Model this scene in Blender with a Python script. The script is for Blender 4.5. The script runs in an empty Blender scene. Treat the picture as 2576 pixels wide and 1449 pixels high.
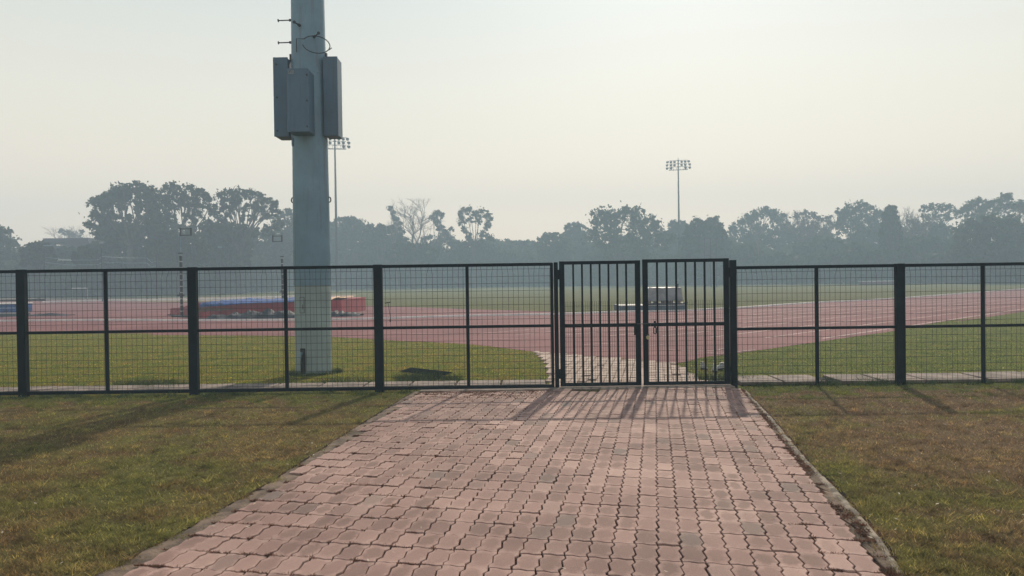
import bpy, math, random
import numpy as np
from mathutils import Vector, Matrix, noise as mnoise
random.seed(7); rng = np.random.default_rng(7)
R = math.radians
S = bpy.context.scene
COL = S.collection
PI = math.pi

# ------------------------------------------------------------------ camera
W0, H0, F0 = 2576.0, 1449.0, 1900.0
CAM = Vector((0, 0, 1.6))
CM = (Matrix.Rotation(R(90 - 0.65), 4, 'X') @ Matrix.Rotation(R(-0.8), 4, 'Z'))
cd = bpy.data.cameras.new('camera'); cam = bpy.data.objects.new('camera', cd); COL.objects.link(cam)
cam.matrix_world = Matrix.Translation(CAM) @ CM
cd.sensor_width = 36; cd.lens = 36 * F0 / W0; cd.clip_end = 3000; cd.clip_start = 0.05
S.camera = cam
def ray(x, y):
    d = Vector(((x - W0/2) / F0, -(y - H0/2) / F0, -1))
    return CM.to_3x3() @ d
def G(x, y, z=0.0):                 # survey a spot on level z
    d = ray(x, y); t = (z - CAM.z) / d.z
    return CAM + d * t
def D(x, y, depth):                 # survey a spot at distance depth (along +Y)
    d = ray(x, y); return CAM + d * (depth / d.y)

# ------------------------------------------------------------------ helpers
class MB:
    def __init__(s): s.v = []; s.f = []
    def box(s, x0, x1, y0, y1, z0, z1, rot=None, org=None):
        b = len(s.v)
        for p in [(x0,y0,z0),(x1,y0,z0),(x1,y1,z0),(x0,y1,z0),(x0,y0,z1),(x1,y0,z1),(x1,y1,z1),(x0,y1,z1)]:
            p = Vector(p)
            if rot is not None: p = rot @ p
            if org is not None: p = p + Vector(org)
            s.v.append(p[:])
        for q in [(0,3,2,1),(4,5,6,7),(0,1,5,4),(1,2,6,5),(2,3,7,6),(3,0,4,7)]: s.f.append([b+i for i in q])
        return s
    def bevbox(s, x0, x1, y0, y1, z0, z1, c=0.01):    # box with chamfered vertical edges and top
        b = len(s.v)
        ring = [(x0+c,y0),(x1-c,y0),(x1,y0+c),(x1,y1-c),(x1-c,y1),(x0+c,y1),(x0,y1-c),(x0,y0+c)]
        cx, cy = (x0+x1)/2, (y0+y1)/2
        def ins(p, k): return (p[0] + (cx-p[0])*k/max(abs(cx-x0),1e-6), p[1] + (cy-p[1])*k/max(abs(cy-y0),1e-6))
        for z, k in ((z0, c*.6), (z0+c*.6, 0), (z1-c*.6, 0), (z1, c*.6)):
            for p in ring:
                q = ins(p, k); s.v.append((q[0], q[1], z))
        for j in range(3):
            for i in range(8):
                s.f.append([b+j*8+i, b+j*8+(i+1)%8, b+(j+1)*8+(i+1)%8, b+(j+1)*8+i])
        s.f.append([b+24+i for i in range(8)]); s.f.append([b+7-i for i in range(8)])
        return s
    def tube(s, pts, radii, n=8, cap=True):
        pts = [Vector(p) for p in pts]
        if not hasattr(radii, '__len__'): radii = [radii]*len(pts)
        base = len(s.v); ref = None
        for i, p in enumerate(pts):
            a = pts[max(i-1, 0)]; c = pts[min(i+1, len(pts)-1)]
            t = (c - a)
            t = t.normalized() if t.length > 1e-9 else Vector((0,0,1))
            if ref is None:
                ref = Vector((1,0,0)) if abs(t.x) < .8 else Vector((0,1,0))
            u = (ref - t*ref.dot(t))
            u = u.normalized() if u.length > 1e-6 else t.orthogonal().normalized()
            w = t.cross(u); ref = u
            for k in range(n):
                an = 2*PI*k/n
                s.v.append((p + (u*math.cos(an) + w*math.sin(an))*radii[i])[:])
        for i in range(len(pts)-1):
            for k in range(n):
                a = base+i*n+k; b = base+i*n+(k+1)%n
                s.f.append([a, b, b+n, a+n])
        if cap:
            s.f.append([base+n-1-k for k in range(n)]); e = base+(len(pts)-1)*n
            s.f.append([e+k for k in range(n)])
        return s
    def build(s, name, m, parent=None, smooth=False):
        me = bpy.data.meshes.new(name); me.from_pydata(s.v, [], s.f)
        me.update(); me.validate()
        if m: me.materials.append(m)
        if smooth:
            me.polygons.foreach_set('use_smooth', [True]*len(me.polygons))
            try: me.set_sharp_from_angle(angle=R(40))
            except Exception: pass
        o = bpy.data.objects.new(name, me); COL.objects.link(o)
        if parent:
            o.parent = parent
            o.matrix_parent_inverse = Matrix.Translation(-Vector(parent.location)) if parent.type == 'EMPTY' else Matrix()
        return o
def npmesh(name, verts, faces, m, parent=None):
    """verts (N,3), faces (M,k) arrays"""
    me = bpy.data.meshes.new(name); k = faces.shape[1]; M = len(faces)
    me.vertices.add(len(verts)); me.vertices.foreach_set('co', np.ascontiguousarray(verts, dtype=np.float32).ravel())
    me.loops.add(M*k); me.loops.foreach_set('vertex_index', np.ascontiguousarray(faces, dtype=np.int32).ravel())
    me.polygons.add(M); me.polygons.foreach_set('loop_start', np.arange(0, M*k, k, dtype=np.int32))
    try: me.polygons.foreach_set('loop_total', np.full(M, k, dtype=np.int32))
    except Exception: pass
    me.update(calc_edges=True); me.validate()
    me.materials.append(m)
    o = bpy.data.objects.new(name, me); COL.objects.link(o)
    if parent:
        o.parent = parent
        if parent.type == 'EMPTY': o.matrix_parent_inverse = Matrix.Translation(-Vector(parent.location))
    return o
def tag(o, label=None, cat=None, group=None, kind=None):
    if label: o['label'] = label
    if cat: o['category'] = cat
    if group: o['group'] = group
    if kind: o['kind'] = kind
    return o
def thing(name, label, cat, loc=(0,0,0), group=None):
    o = bpy.data.objects.new(name, None); COL.objects.link(o); o.location = loc; o.empty_display_size = .2
    return tag(o, label, cat, group)
def struct(name, mb, m):
    o = mb.build(name, m); o['kind'] = 'structure'; return o

# ------------------------------------------------------------------ materials
def newmat(name):
    m = bpy.data.materials.new(name); m.use_nodes = True
    nt = m.node_tree; b = nt.nodes['Principled BSDF']; return m, nt, b
def N(nt, t, **kw):
    n = nt.nodes.new(t)
    for k, v in kw.items():
        if k == 'inp':
            for a, c in v.items(): n.inputs[a].default_value = c
        else: setattr(n, k, v)
    return n
def ramp(nt, fac, stops):
    r = nt.nodes.new('ShaderNodeValToRGB')
    e = r.color_ramp.elements
    while len(e) < len(stops): e.new(0.5)
    for i, (p, c) in enumerate(stops):
        e[i].position = p; e[i].color = (*c, 1) if len(c) == 3 else c
    nt.links.new(fac, r.inputs[0]); return r.outputs[0]
def mixc(nt, fac, a, b, mode='MIX'):
    n = nt.nodes.new('ShaderNodeMix'); n.data_type = 'RGBA'; n.blend_type = mode
    for sock, val in ((n.inputs[0], fac), (n.inputs[6], a), (n.inputs[7], b)):
        if isinstance(val, (int, float)): sock.default_value = val
        elif isinstance(val, tuple): sock.default_value = (*val, 1)
        else: nt.links.new(val, sock)
    return n.outputs[2]
def noise(nt, scale, detail=4, rough=.55, vec=None, dist=0):
    n = N(nt, 'ShaderNodeTexNoise'); n.inputs['Scale'].default_value = scale
    n.inputs['Detail'].default_value = detail; n.inputs['Roughness'].default_value = rough
    n.inputs['Distortion'].default_value = dist
    if vec is not None: nt.links.new(vec, n.inputs['Vector'])
    mr = N(nt, 'ShaderNodeMapRange', inp={1: .28, 2: .72}); nt.links.new(n.outputs['Fac'], mr.inputs[0])
    return mr.outputs[0]
def pos(nt): return nt.nodes.new('ShaderNodeNewGeometry').outputs['Position']
def simple(name, col, rough=.6, var=.25, scale=6, bump=0, bscale=60, metal=0, spec=.5):
    m, nt, b = newmat(name); p = pos(nt)
    f = noise(nt, scale, 5, .6, p)
    lo = tuple(c*(1-var) for c in col); hi = tuple(min(1, c*(1+var)) for c in col)
    c = ramp(nt, f, [(.3, lo), (.7, hi)])
    nt.links.new(c, b.inputs['Base Color'])
    b.inputs['Roughness'].default_value = rough; b.inputs['Metallic'].default_value = metal
    b.inputs['Specular IOR Level'].default_value = spec
    if bump:
        bn = N(nt, 'ShaderNodeBump'); bn.inputs['Strength'].default_value = bump; bn.inputs['Distance'].default_value = .02
        nt.links.new(noise(nt, bscale, 4, .6, p), bn.inputs['Height']); nt.links.new(bn.outputs[0], b.inputs['Normal'])
    return m

def grass_color(nt, blades=False):
    p = pos(nt)
    big = noise(nt, .55, 4, .6, p, .6); mid = noise(nt, 2.6, 4, .6, p, .3); fine = noise(nt, 38, 3, .6, p)
    sx = N(nt, 'ShaderNodeSeparateXYZ'); nt.links.new(p, sx.inputs[0])
    # side of the fence: watered lawn beyond it
    beyond = N(nt, 'ShaderNodeMapRange', inp={1: 10.6, 2: 11.4}); nt.links.new(sx.outputs['Y'], beyond.inputs[0])
    field = N(nt, 'ShaderNodeMapRange', inp={1: 27., 2: 40.}); nt.links.new(sx.outputs['Y'], field.inputs[0])
    right = N(nt, 'ShaderNodeMapRange', inp={1: 1.0, 2: 4.0}); nt.links.new(sx.outputs['X'], right.inputs[0])
    brownL = ramp(nt, mid, [(.0, (.165,.105,.052)), (.5, (.245,.185,.080)), (1, (.29,.235,.090))])
    brownR = ramp(nt, mid, [(.0, (.175,.110,.060)), (.5, (.255,.178,.108)), (1, (.265,.205,.100))])
    brown = mixc(nt, right.outputs[0], brownL, brownR)
    green = ramp(nt, mid, [(.0, (.125,.120,.042)), (.5, (.185,.180,.058)), (1, (.26,.232,.074))])
    a = N(nt, 'ShaderNodeMath', operation='ADD'); nt.links.new(big, a.inputs[0])
    sc = N(nt, 'ShaderNodeMath', operation='MULTIPLY'); nt.links.new(mid, sc.inputs[0]); sc.inputs[1].default_value = .5
    nt.links.new(sc.outputs[0], a.inputs[1])
    rsub = N(nt, 'ShaderNodeMath', operation='MULTIPLY_ADD'); nt.links.new(right.outputs[0], rsub.inputs[0]); rsub.inputs[1].default_value = -.20
    nt.links.new(a.outputs[0], rsub.inputs[2])
    dirt = ramp(nt, rsub.outputs[0], [(.62, (0,0,0)), (1.0, (1,1,1))])
    near = mixc(nt, dirt, brown, green)
    # greener belt where dew gathers along the fence
    belt = N(nt, 'ShaderNodeMath', operation='MULTIPLY_ADD'); nt.links.new(mid, belt.inputs[0]); belt.inputs[1].default_value = 2.2; nt.links.new(sx.outputs['Y'], belt.inputs[2])
    bf = N(nt, 'ShaderNodeMapRange', inp={1: 11.0, 2: 11.5}); nt.links.new(belt.outputs[0], bf.inputs[0])
    near = mixc(nt, bf.outputs[0], near, ramp(nt, mid, [(.2, (.09,.115,.028)), (.8, (.17,.175,.042))]))
    lawnL = ramp(nt, mid, [(.05, (.13,.175,.022)), (.45, (.20,.215,.030)), (.65, (.27,.235,.038)), (.95, (.26,.18,.048))])
    lawnR = ramp(nt, mid, [(.1, (.115,.155,.034)), (.5, (.175,.210,.046)), (.9, (.25,.225,.060))])
    lawn = mixc(nt, right.outputs[0], lawnL, lawnR)
    c = mixc(nt, beyond.outputs[0], near, lawn)
    infield = ramp(nt, big, [(.1, (.115,.130,.036)), (.5, (.150,.155,.044)), (.9, (.19,.175,.06))])
    c = mixc(nt, field.outputs[0], c, infield)
    k = ramp(nt, fine, [(.1, (.55,.5,.48)), (.9, (1.25,1.25,1.25))])
    if blades:
        at = N(nt, 'ShaderNodeAttribute', attribute_name='tint')
        k = ramp(nt, at.outputs['Fac'], [(0, (.45,.5,.45)), (.4, (.95,1.0,.9)), (.8, (1.5,1.45,1.3)), (.9, (2.4,2.2,1.9)), (1, (3.4,3.1,2.8))])
        clump = noise(nt, 11, 3, .7, p, .4)
        c = mixc(nt, 1., c, ramp(nt, clump, [(.1, (.5,.45,.42)), (.5, (1,1,1)), (.9, (1.35,1.35,1.25))]), 'MULTIPLY')
    return mixc(nt, 1.0, c, k, 'MULTIPLY'), p, fine, mid
def m_grass_ground():
    m, nt, b = newmat('lawn'); c, p, fine, mid = grass_color(nt)
    nt.links.new(c, b.inputs['Base Color']); b.inputs['Roughness'].default_value = .95
    b.inputs['Specular IOR Level'].default_value = .1
    bn = N(nt, 'ShaderNodeBump'); bn.inputs['Strength'].default_value = .9; bn.inputs['Distance'].default_value = .03
    f2 = noise(nt, 90, 3, .7, p); ad = N(nt, 'ShaderNodeMath', operation='ADD')
    nt.links.new(f2, ad.inputs[0]); nt.links.new(noise(nt, 14, 4, .7, p), ad.inputs[1])
    nt.links.new(ad.outputs[0], bn.inputs['Height']); nt.links.new(bn.outputs[0], b.inputs['Normal'])
    return m
def m_blades():
    m, nt, b = newmat('grass_blades'); c, p, fine, mid = grass_color(nt, True)
    nt.links.new(c, b.inputs['Base Color']); b.inputs['Roughness'].default_value = .7
    b.inputs['Specular IOR Level'].default_value = .25
    return m
M_GROUND = m_grass_ground(); M_BLADE = m_blades()
def add_translucent(m, fac):
    nt = m.node_tree; b = nt.nodes['Principled BSDF']; out = [n for n in nt.nodes if n.type == 'OUTPUT_MATERIAL'][0]
    tr = nt.nodes.new('ShaderNodeBsdfTranslucent'); mx = nt.nodes.new('ShaderNodeMixShader'); mx.inputs[0].default_value = fac
    src = b.inputs['Base Color'].links[0].from_socket; nt.links.new(src, tr.inputs['Color'])
    nt.links.new(b.outputs[0], mx.inputs[1]); nt.links.new(tr.outputs[0], mx.inputs[2]); nt.links.new(mx.outputs[0], out.inputs['Surface'])
add_translucent(M_BLADE, .45)
M_BLACK = simple('black_green_paint', (.005,.010,.014), .75, .3, 3, .15, 40, 0, .08)
M_WIRE = simple('wire_paint', (.012,.016,.018), .6, .3, 8)
M_WHITE = simple('white_paint', (.72,.70,.66), .6, .12, 3)
M_KERBW = simple('track_kerb_white', (.72,.68,.68), .5, .12, 1.5)
M_GALV = simple('galvanised', (.145,.215,.26), .6, .16, 1.3, .1, 30, .1)
M_GALVD = simple('galvanised_boxes', (.085,.135,.185), .6, .14, 2, .05, 30, .1)
M_GALVL = simple('pale_pole_paint', (.24,.29,.285), .65, .14, 1.2, .1, 30, .05)
M_STEELD = simple('dark_steel', (.022,.027,.034), .5, .3, 8)
M_CONC = simple('concrete_slab', (.205,.16,.135), .9, .3, 3.5, .4, 50)
M_CONCW = simple('concrete_edge', (.25,.205,.16), .9, .45, 7, .5, 60)
M_CONCD = simple('concrete_edge_dark', (.15,.105,.075), .95, .4, 5, .5, 60)
M_SOIL = simple('joint_soil', (.034,.014,.009), 1, .85, 7, .5, 60, 0, .1)
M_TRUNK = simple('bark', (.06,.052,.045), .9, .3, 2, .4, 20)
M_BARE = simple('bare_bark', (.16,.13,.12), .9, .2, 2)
def streaky(name, col, stain):
    m, nt, b = newmat(name); p = pos(nt)
    mp = N(nt, 'ShaderNodeMapping'); mp.inputs['Scale'].default_value = (5, 5, .35); nt.links.new(p, mp.inputs[0])
    st = noise(nt, 2.2, 5, .65, mp.outputs[0]); bl = noise(nt, 1.4, 5, .65, p)
    c = ramp(nt, bl, [(0, tuple(x*.82 for x in col)), (1, tuple(x*1.16 for x in col))])
    c = mixc(nt, ramp(nt, st, [(.58, (0,0,0)), (.95, (.55,.55,.55))]), c, stain)
    nt.links.new(c, b.inputs['Base Color']); b.inputs['Roughness'].default_value = .6; b.inputs['Specular IOR Level'].default_value = .4
    return m
M_GALV = streaky('galvanised_streaked', (.165,.27,.36), (.13,.13,.14)); M_GALVL = streaky('pale_pole_streaked', (.25,.31,.315), (.18,.17,.15)); M_GALVD = streaky('box_paint', (.080,.135,.200), (.06,.08,.11))
def m_track():
    m, nt, b = newmat('track_rubber'); p = pos(nt)
    f = noise(nt, .35, 5, .6, p); g = noise(nt, 60, 3, .6, p)
    c = ramp(nt, f, [(.0, (.150,.054,.058)), (.5, (.190,.074,.078)), (1, (.235,.102,.100))])
    k = ramp(nt, g, [(.3, (.85,.85,.85)), (.7, (1.12,1.12,1.12))])
    nt.links.new(mixc(nt, 1., c, k, 'MULTIPLY'), b.inputs['Base Color']); b.inputs['Roughness'].default_value = .85
    b.inputs['Specular IOR Level'].default_value = .15
    bn = N(nt, 'ShaderNodeBump'); bn.inputs['Strength'].default_value = .4; bn.inputs['Distance'].default_value = .01
    nt.links.new(g, bn.inputs['Height']); nt.links.new(bn.outputs[0], b.inputs['Normal']); return m
M_TRACK = m_track()
M_APRON = simple('dry_turf', (.20,.14,.085), .95, .2, .4)
M_LINE = simple('lane_line', (.38,.25,.24), .8, .35, 2)
def m_paver():
    m, nt, b = newmat('paver_concrete'); p = pos(nt)
    at = N(nt, 'ShaderNodeAttribute', attribute_name='tone'); uv = N(nt, 'ShaderNodeUVMap', uv_map='cell')
    sep = N(nt, 'ShaderNodeSeparateColor'); nt.links.new(at.outputs['Color'], sep.inputs[0])
    # r: paver tone, g: strength of the centre stain, b: grey paver / sandy
    base = ramp(nt, sep.outputs[0], [(0, (.215,.128,.112)), (.5, (.30,.182,.158)), (1, (.40,.262,.225))])
    grey = mixc(nt, sep.outputs[2], base, (.14,.112,.100))
    # stain: blotch around the paver's middle
    mp = N(nt, 'ShaderNodeVectorMath', operation='SUBTRACT'); nt.links.new(uv.outputs[0], mp.inputs[0]); mp.inputs[1].default_value = (.5,.5,0)
    ln = N(nt, 'ShaderNodeVectorMath', operation='LENGTH'); nt.links.new(mp.outputs[0], ln.inputs[0])
    nz = noise(nt, 16, 4, .6, p, .5)
    ad = N(nt, 'ShaderNodeMath', operation='MULTIPLY_ADD'); nt.links.new(nz, ad.inputs[0]); ad.inputs[1].default_value = .30; nt.links.new(ln.outputs['Value'], ad.inputs[2])
    st = ramp(nt, ad.outputs[0], [(.40, (1,1,1)), (.56, (0,0,0))])
    sm = N(nt, 'ShaderNodeMath', operation='MULTIPLY'); nt.links.new(st, sm.inputs[0]); nt.links.new(sep.outputs[1], sm.inputs[1])
    rim = ramp(nt, ad.outputs[0], [(.52, (0,0,0)), (.72, (1,1,1))])
    rm = N(nt, 'ShaderNodeMath', operation='MULTIPLY'); nt.links.new(rim, rm.inputs[0]); rm.inputs[1].default_value = .42
    grey = mixc(nt, rm.outputs[0], grey, (.46,.315,.27))
    stained = mixc(nt, sm.outputs[0], grey, (.172,.104,.086))
    fine = noise(nt, 240, 3, .7, p); big = noise(nt, .9, 4, .6, p)
    k = ramp(nt, fine, [(.3, (.82,.82,.82)), (.7, (1.18,1.18,1.18))]); k2 = ramp(nt, big, [(.2, (.84,.81,.80)), (.8, (1.12,1.12,1.10))])
    c = mixc(nt, 1., mixc(nt, 1., stained, k, 'MULTIPLY'), k2, 'MULTIPLY')
    sx = N(nt, 'ShaderNodeSeparateXYZ'); nt.links.new(p, sx.inputs[0])
    dusty = N(nt, 'ShaderNodeMapRange', inp={1: 10.6, 2: 11.6}); nt.links.new(sx.outputs['Y'], dusty.inputs[0])
    dz = noise(nt, 5, 4, .6, p)
    dcol = ramp(nt, dz, [(.15, (.28,.19,.15)), (.8, (.46,.345,.285))])
    c = mixc(nt, dusty.outputs[0], c, dcol)
    nt.links.new(c, b.inputs['Base Color']); b.inputs['Roughness'].default_value = .8; b.inputs['Specular IOR Level'].default_value = .3
    bn = N(nt, 'ShaderNodeBump'); bn.inputs['Strength'].default_value = .35; bn.inputs['Distance'].default_value = .004
    nt.links.new(fine, bn.inputs['Height']); nt.links.new(bn.outputs[0], b.inputs['Normal']); return m
M_PAVER = m_paver()
def m_leaf(name, dark, light, scale=.35):
    m, nt, b = newmat(name); p = pos(nt)
    f = noise(nt, scale, 3, .6, p); g = noise(nt, 3, 2, .5, p)
    c = mixc(nt, .5, ramp(nt, f, [(.3, dark), (.7, light)]), ramp(nt, g, [(.3, dark), (.7, light)]))
    nt.links.new(c, b.inputs['Base Color']); b.inputs['Roughness'].default_value = .7; b.inputs['Specular IOR Level'].default_value = .2
    return m
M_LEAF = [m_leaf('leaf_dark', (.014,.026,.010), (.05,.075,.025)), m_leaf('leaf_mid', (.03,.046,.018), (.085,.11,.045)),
          m_leaf('leaf_pale', (.07,.09,.045), (.16,.18,.10)), m_leaf('leaf_dusty', (.09,.075,.06), (.18,.15,.125))]
for m_ in M_LEAF: add_translucent(m_, .35)

# ------------------------------------------------------------------ world, sun, haze
SUN_AZ, SUN_EL = 14.0, 36.0          # azimuth from +Y toward +X
w = bpy.data.worlds.new('World'); S.world = w; w.use_nodes = True
nt = w.node_tree; bg = nt.nodes['Background']
sky = N(nt, 'ShaderNodeTexSky'); sky.sky_type = 'NISHITA'; sky.sun_disc = False
sky.sun_elevation = R(SUN_EL); sky.sun_rotation = R(SUN_AZ); sky.air_density = 1.0; sky.dust_density = 3.0; sky.ozone_density = 1.2
hs = N(nt, 'ShaderNodeHueSaturation'); hs.inputs['Saturation'].default_value = .55
nt.links.new(sky.outputs[0], hs.inputs['Color'])
tc = N(nt, 'ShaderNodeTexCoord'); sz = N(nt, 'ShaderNodeSeparateXYZ'); nt.links.new(tc.outputs['Generated'], sz.inputs[0])
veil = ramp(nt, sz.outputs['Z'], [(0, (1.50,1.13,.78)), (.08, (1.38,1.08,.78)), (.20, (1.03,.93,.74)), (.34, (.74,.77,.71)), (.6, (.42,.47,.51)), (1, (.29,.33,.39))])
vm = N(nt, 'ShaderNodeVectorMath', operation='SCALE'); nt.links.new(veil, vm.inputs[0]); vm.inputs['Scale'].default_value = 10.5
nt.links.new(mixc(nt, .15, vm.outputs[0], hs.outputs[0]), bg.inputs['Color']); bg.inputs['Strength'].default_value = .10
sd = bpy.data.lights.new('sun', 'SUN'); sd.energy = 4.0; sd.angle = R(1.0); sd.color = (1, .87, .70)
so = bpy.data.objects.new('sun', sd); COL.objects.link(so)
sun_dir = Vector((math.sin(R(SUN_AZ))*math.cos(R(SUN_EL)), math.cos(R(SUN_AZ))*math.cos(R(SUN_EL)), math.sin(R(SUN_EL))))
so.rotation_euler = sun_dir.to_track_quat('Z', 'Y').to_euler(); so.location = (20, 60, 60)
def make_haze():
    m = bpy.data.materials.new('haze_air'); m.use_nodes = True; nt = m.node_tree
    for n in list(nt.nodes):
        if n.type == 'BSDF_PRINCIPLED': nt.nodes.remove(n)
    out = [n for n in nt.nodes if n.type == 'OUTPUT_MATERIAL'][0]
    v = nt.nodes.new('ShaderNodeVolumePrincipled')
    v.inputs['Color'].default_value = (.60, .80, .97, 1); v.inputs['Density'].default_value = HAZE; v.inputs['Anisotropy'].default_value = .0
    nt.links.new(v.outputs[0], out.inputs['Volume'])
    o = MB().box(-300, 300, -90, 290, -1.2, 33).build('haze', m); o['kind'] = 'stuff'
    o.visible_shadow = True
    return o
HAZE = 0.0040
make_haze()
vs = S.view_settings; vs.view_transform = 'Standard'; vs.look = 'None'; vs.gamma = 1; vs.exposure = .12; vs.use_curve_mapping = False
S.cycles.use_denoising = True; S.cycles.max_bounces = 6; S.cycles.volume_bounces = 1; S.cycles.transparent_max_bounces = 8
try: S.cycles.denoiser = 'OPENIMAGEDENOISE'; S.cycles.denoising_prefilter = 'ACCURATE'
except Exception: pass

# ------------------------------------------------------------------ ground
def sheet(name, pts, z, m):
    mb = MB(); mb.v = [(p[0], p[1], z) for p in pts]; mb.f = [list(range(len(pts)))]
    from mathutils.geometry import tessellate_polygon
    tris = tessellate_polygon([[Vector((p[0], p[1], 0)) for p in pts]])
    mb.f = []
    for t in tris:
        a, b_, c = [Vector(mb.v[i]) for i in t]
        mb.f.append(list(t) if (b_-a).cross(c-a).z > 0 else list(t)[::-1])
    return struct(name, mb, m)
struct('ground', MB().box(-285, 285, -80, 280, -.6, 0), M_GROUND)

def P(*l): return [G(x, y).to_2d() for x, y in l]
def spline(pts, n=8):
    out = []
    q = [pts[0]*2 - pts[1]] + pts + [pts[-1]*2 - pts[-2]]
    for i in range(1, len(q)-2):
        for k in range(n):
            t = k/n; a, b_, c, d = q[i-1], q[i], q[i+1], q[i+2]
            out.append(.5*((2*b_) + (c-a)*t + (2*a-5*b_+4*c-d)*t*t + (3*b_-a-3*c+d)*t**3))
    out.append(pts[-1]); return out
V2 = lambda x, y: Vector((x, y))
dS = V2(.722, .692); nS = V2(.692, -.722); P0 = V2(25, 49)
kerb_pts = [V2(-110, 36), V2(-60, 35)] + P((0, 809), (480, 807.5), (859, 805), (1175, 796), (1385, 792), (1558, 786), (1724, 782), (1854, 776), (2051, 762.5)) + [P0, P0+dS*30, P0+dS*100]
kerb = spline(kerb_pts)
outer_pts = [V2(-110, 25.4), V2(-60, 25.3)] + P((0, 842), (400, 843), (700, 845), (859, 849), (992, 857), (1175, 866), (1342, 885), (1421, 892), (1601, 905), (1700, 914), (1765, 900), (1823, 893), (1877, 886), (2007, 867.5), (2151, 847), (2251, 832.5), (2351, 812.5), (2467, 796), (2576, 784))
outer_pts += [outer_pts[-1] + dS*100]
outer = spline(outer_pts)
sheet('running_track', outer + kerb[::-1], .004, M_TRACK)
infield_edge = [V2(-110, 66)] + P((0, 757), (400, 760), (600, 758), (741, 762), (859, 767.5), (1025, 772.5), (1192, 778.5), (1379, 783.5), (1480, 787.5))
ie = spline(infield_edge)
kk = [p for p in kerb if p.x < ie[-1].x]
sheet('jumping_apron', kk + ie[::-1], .008, M_TRACK)
sheet('dry_field_edge', P((-200, 749), (300, 751), (900, 741)) + P((900, 759), (741, 757), (600, 754), (400, 756), (0, 754), (-200, 754))[0:0] + P((859, 764), (741, 760.5), (600, 757.3), (400, 758.8), (0, 756), (-200, 756)), .004, M_APRON)
def strip(name, pts, wid, z0, z1, m, kind='structure'):
    mb = MB(); n = len(pts)
    L = []
    for i, p in enumerate(pts):
        t = (pts[min(i+1, n-1)] - pts[max(i-1, 0)]).normalized(); q = V2(-t.y, t.x)*wid/2
        L.append((p+q, p-q))
    for a, b_ in L:
        mb.v += [(a.x, a.y, z1), (b_.x, b_.y, z1), (a.x, a.y, z0), (b_.x, b_.y, z0)]
    for i in range(n-1):
        k = 4*i
        mb.f += [[k, k+1, k+5, k+4], [k+1, k+3, k+7, k+5], [k, k+4, k+6, k+2]]
    mb.f += [[0, 2, 3, 1], [4*n-4, 4*n-3, 4*n-1, 4*n-2]]
    o = mb.build(name, m)
    if kind: o['kind'] = kind
    return o
strip('track_kerb', kerb, .10, .004, .075, M_KERBW)
lm = MB()
for k in range(1, 9):
    a = P0 + nS*1.22*k + dS*(-38 + .6*k); b_ = P0 + nS*1.22*k + dS*100; q = nS*(.035 if k < 8 else .05)
    i = len(lm.v); lm.v += [(*(a-q), .008), (*(a+q), .008), (*(b_+q), .008), (*(b_-q), .008)]; lm.f.append([i, i+1, i+2, i+3])
def painted(lm, px, wd):
    w_ = spline(P(*px), 4)
    for i in range(len(w_)-1):
        t = (w_[i+1]-w_[i]).normalized(); q = V2(-t.y, t.x)*wd/2
        k = len(lm.v); lm.v += [(*(w_[i]-q), .012), (*(w_[i+1]-q), .012), (*(w_[i+1]+q), .012), (*(w_[i]+q), .012)]; lm.f.append([k, k+1, k+2, k+3])
painted(lm, [(1466, 868), (1505, 866), (1548, 865)], .05)
painted(lm, [(1600, 873), (1640, 871), (1668, 868)], .05)
painted(lm, [(1668, 880), (1740, 884), (1790, 883), (1822, 878)], .05)
painted(lm, [(1772, 888), (1810, 890), (1845, 887), (1900, 881)], .06)
painted(lm, [(992, 838), (1060, 840), (1150, 839)], .04)
painted(lm, [(1192, 852), (1290, 853), (1328, 851)], .04)
struct('lane_lines', lm, M_LINE)
strip('far_track_line', P((700, 737), (900, 731.5), (1150, 729.5), (1400, 729)), 1.0, .004, .012, simple('pale_far_line', (.3,.32,.27), .9, .1))
strip('inner_field_kerb', P((107, 761), (250, 757.5), (560, 754), (760, 745)), .5, .009, .12, M_KERBW)

# ------------------------------------------------------------------ paved path
Lin = P((1055, 986), (975, 1045), (905, 1090), (735, 1205), (525, 1325), (300, 1449)); Lin.append(Lin[-1] + (Lin[-1]-Lin[-2])*2.2)
Rin = P((1862, 984), (1866, 995.5), (1918, 1059), (1950, 1107), (1994, 1158.7), (2034, 1210), (2073.6, 1262), (2129, 1310), (2169, 1358), (2209, 1409.6), (2241, 1449)); Rin.append(Rin[-1] + (Rin[-1]-Rin[-2])*5)
Rout = P((1882, 984), (1890.5, 995.5), (1938, 1043), (1998, 1111), (2049.6, 1174.6), (2113, 1230), (2165, 1286), (2209, 1334), (2248.7, 1389.6), (2284.6, 1449)); Rout.append(Rout[-1] + (Rout[-1]-Rout[-2])*5)
Lout = P((1035, 988), (942, 1045), (868, 1090), (690, 1205), (478, 1325), (240, 1449)); Lout.append(Lout[-1] + (Lout[-1]-Lout[-2])*2.2)
near_poly = Lin + Rin[::-1]
far_poly = P((1385, 984), (1380, 945), (1376, 917), (1346, 886.5), (1421, 893.5), (1601, 906.5), (1702, 916), (1718, 928), (1756, 955), (1790, 966), (1858, 984))
def inside(p, poly):
    c = False; j = len(poly)-1
    for i in range(len(poly)):
        a, b_ = poly[i], poly[j]
        if (a.y > p.y) != (b_.y > p.y) and p.x < (b_.x-a.x)*(p.y-a.y)/(b_.y-a.y)+a.x: c = not c
        j = i
    return c
sheet('path_bed', Lout + Rout[::-1], .004, M_SOIL)
sheet('path_bed_inner', far_poly, .009, simple('sandy_bed', (.20,.13,.10), .95, .4, 6, .4, 40))
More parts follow.
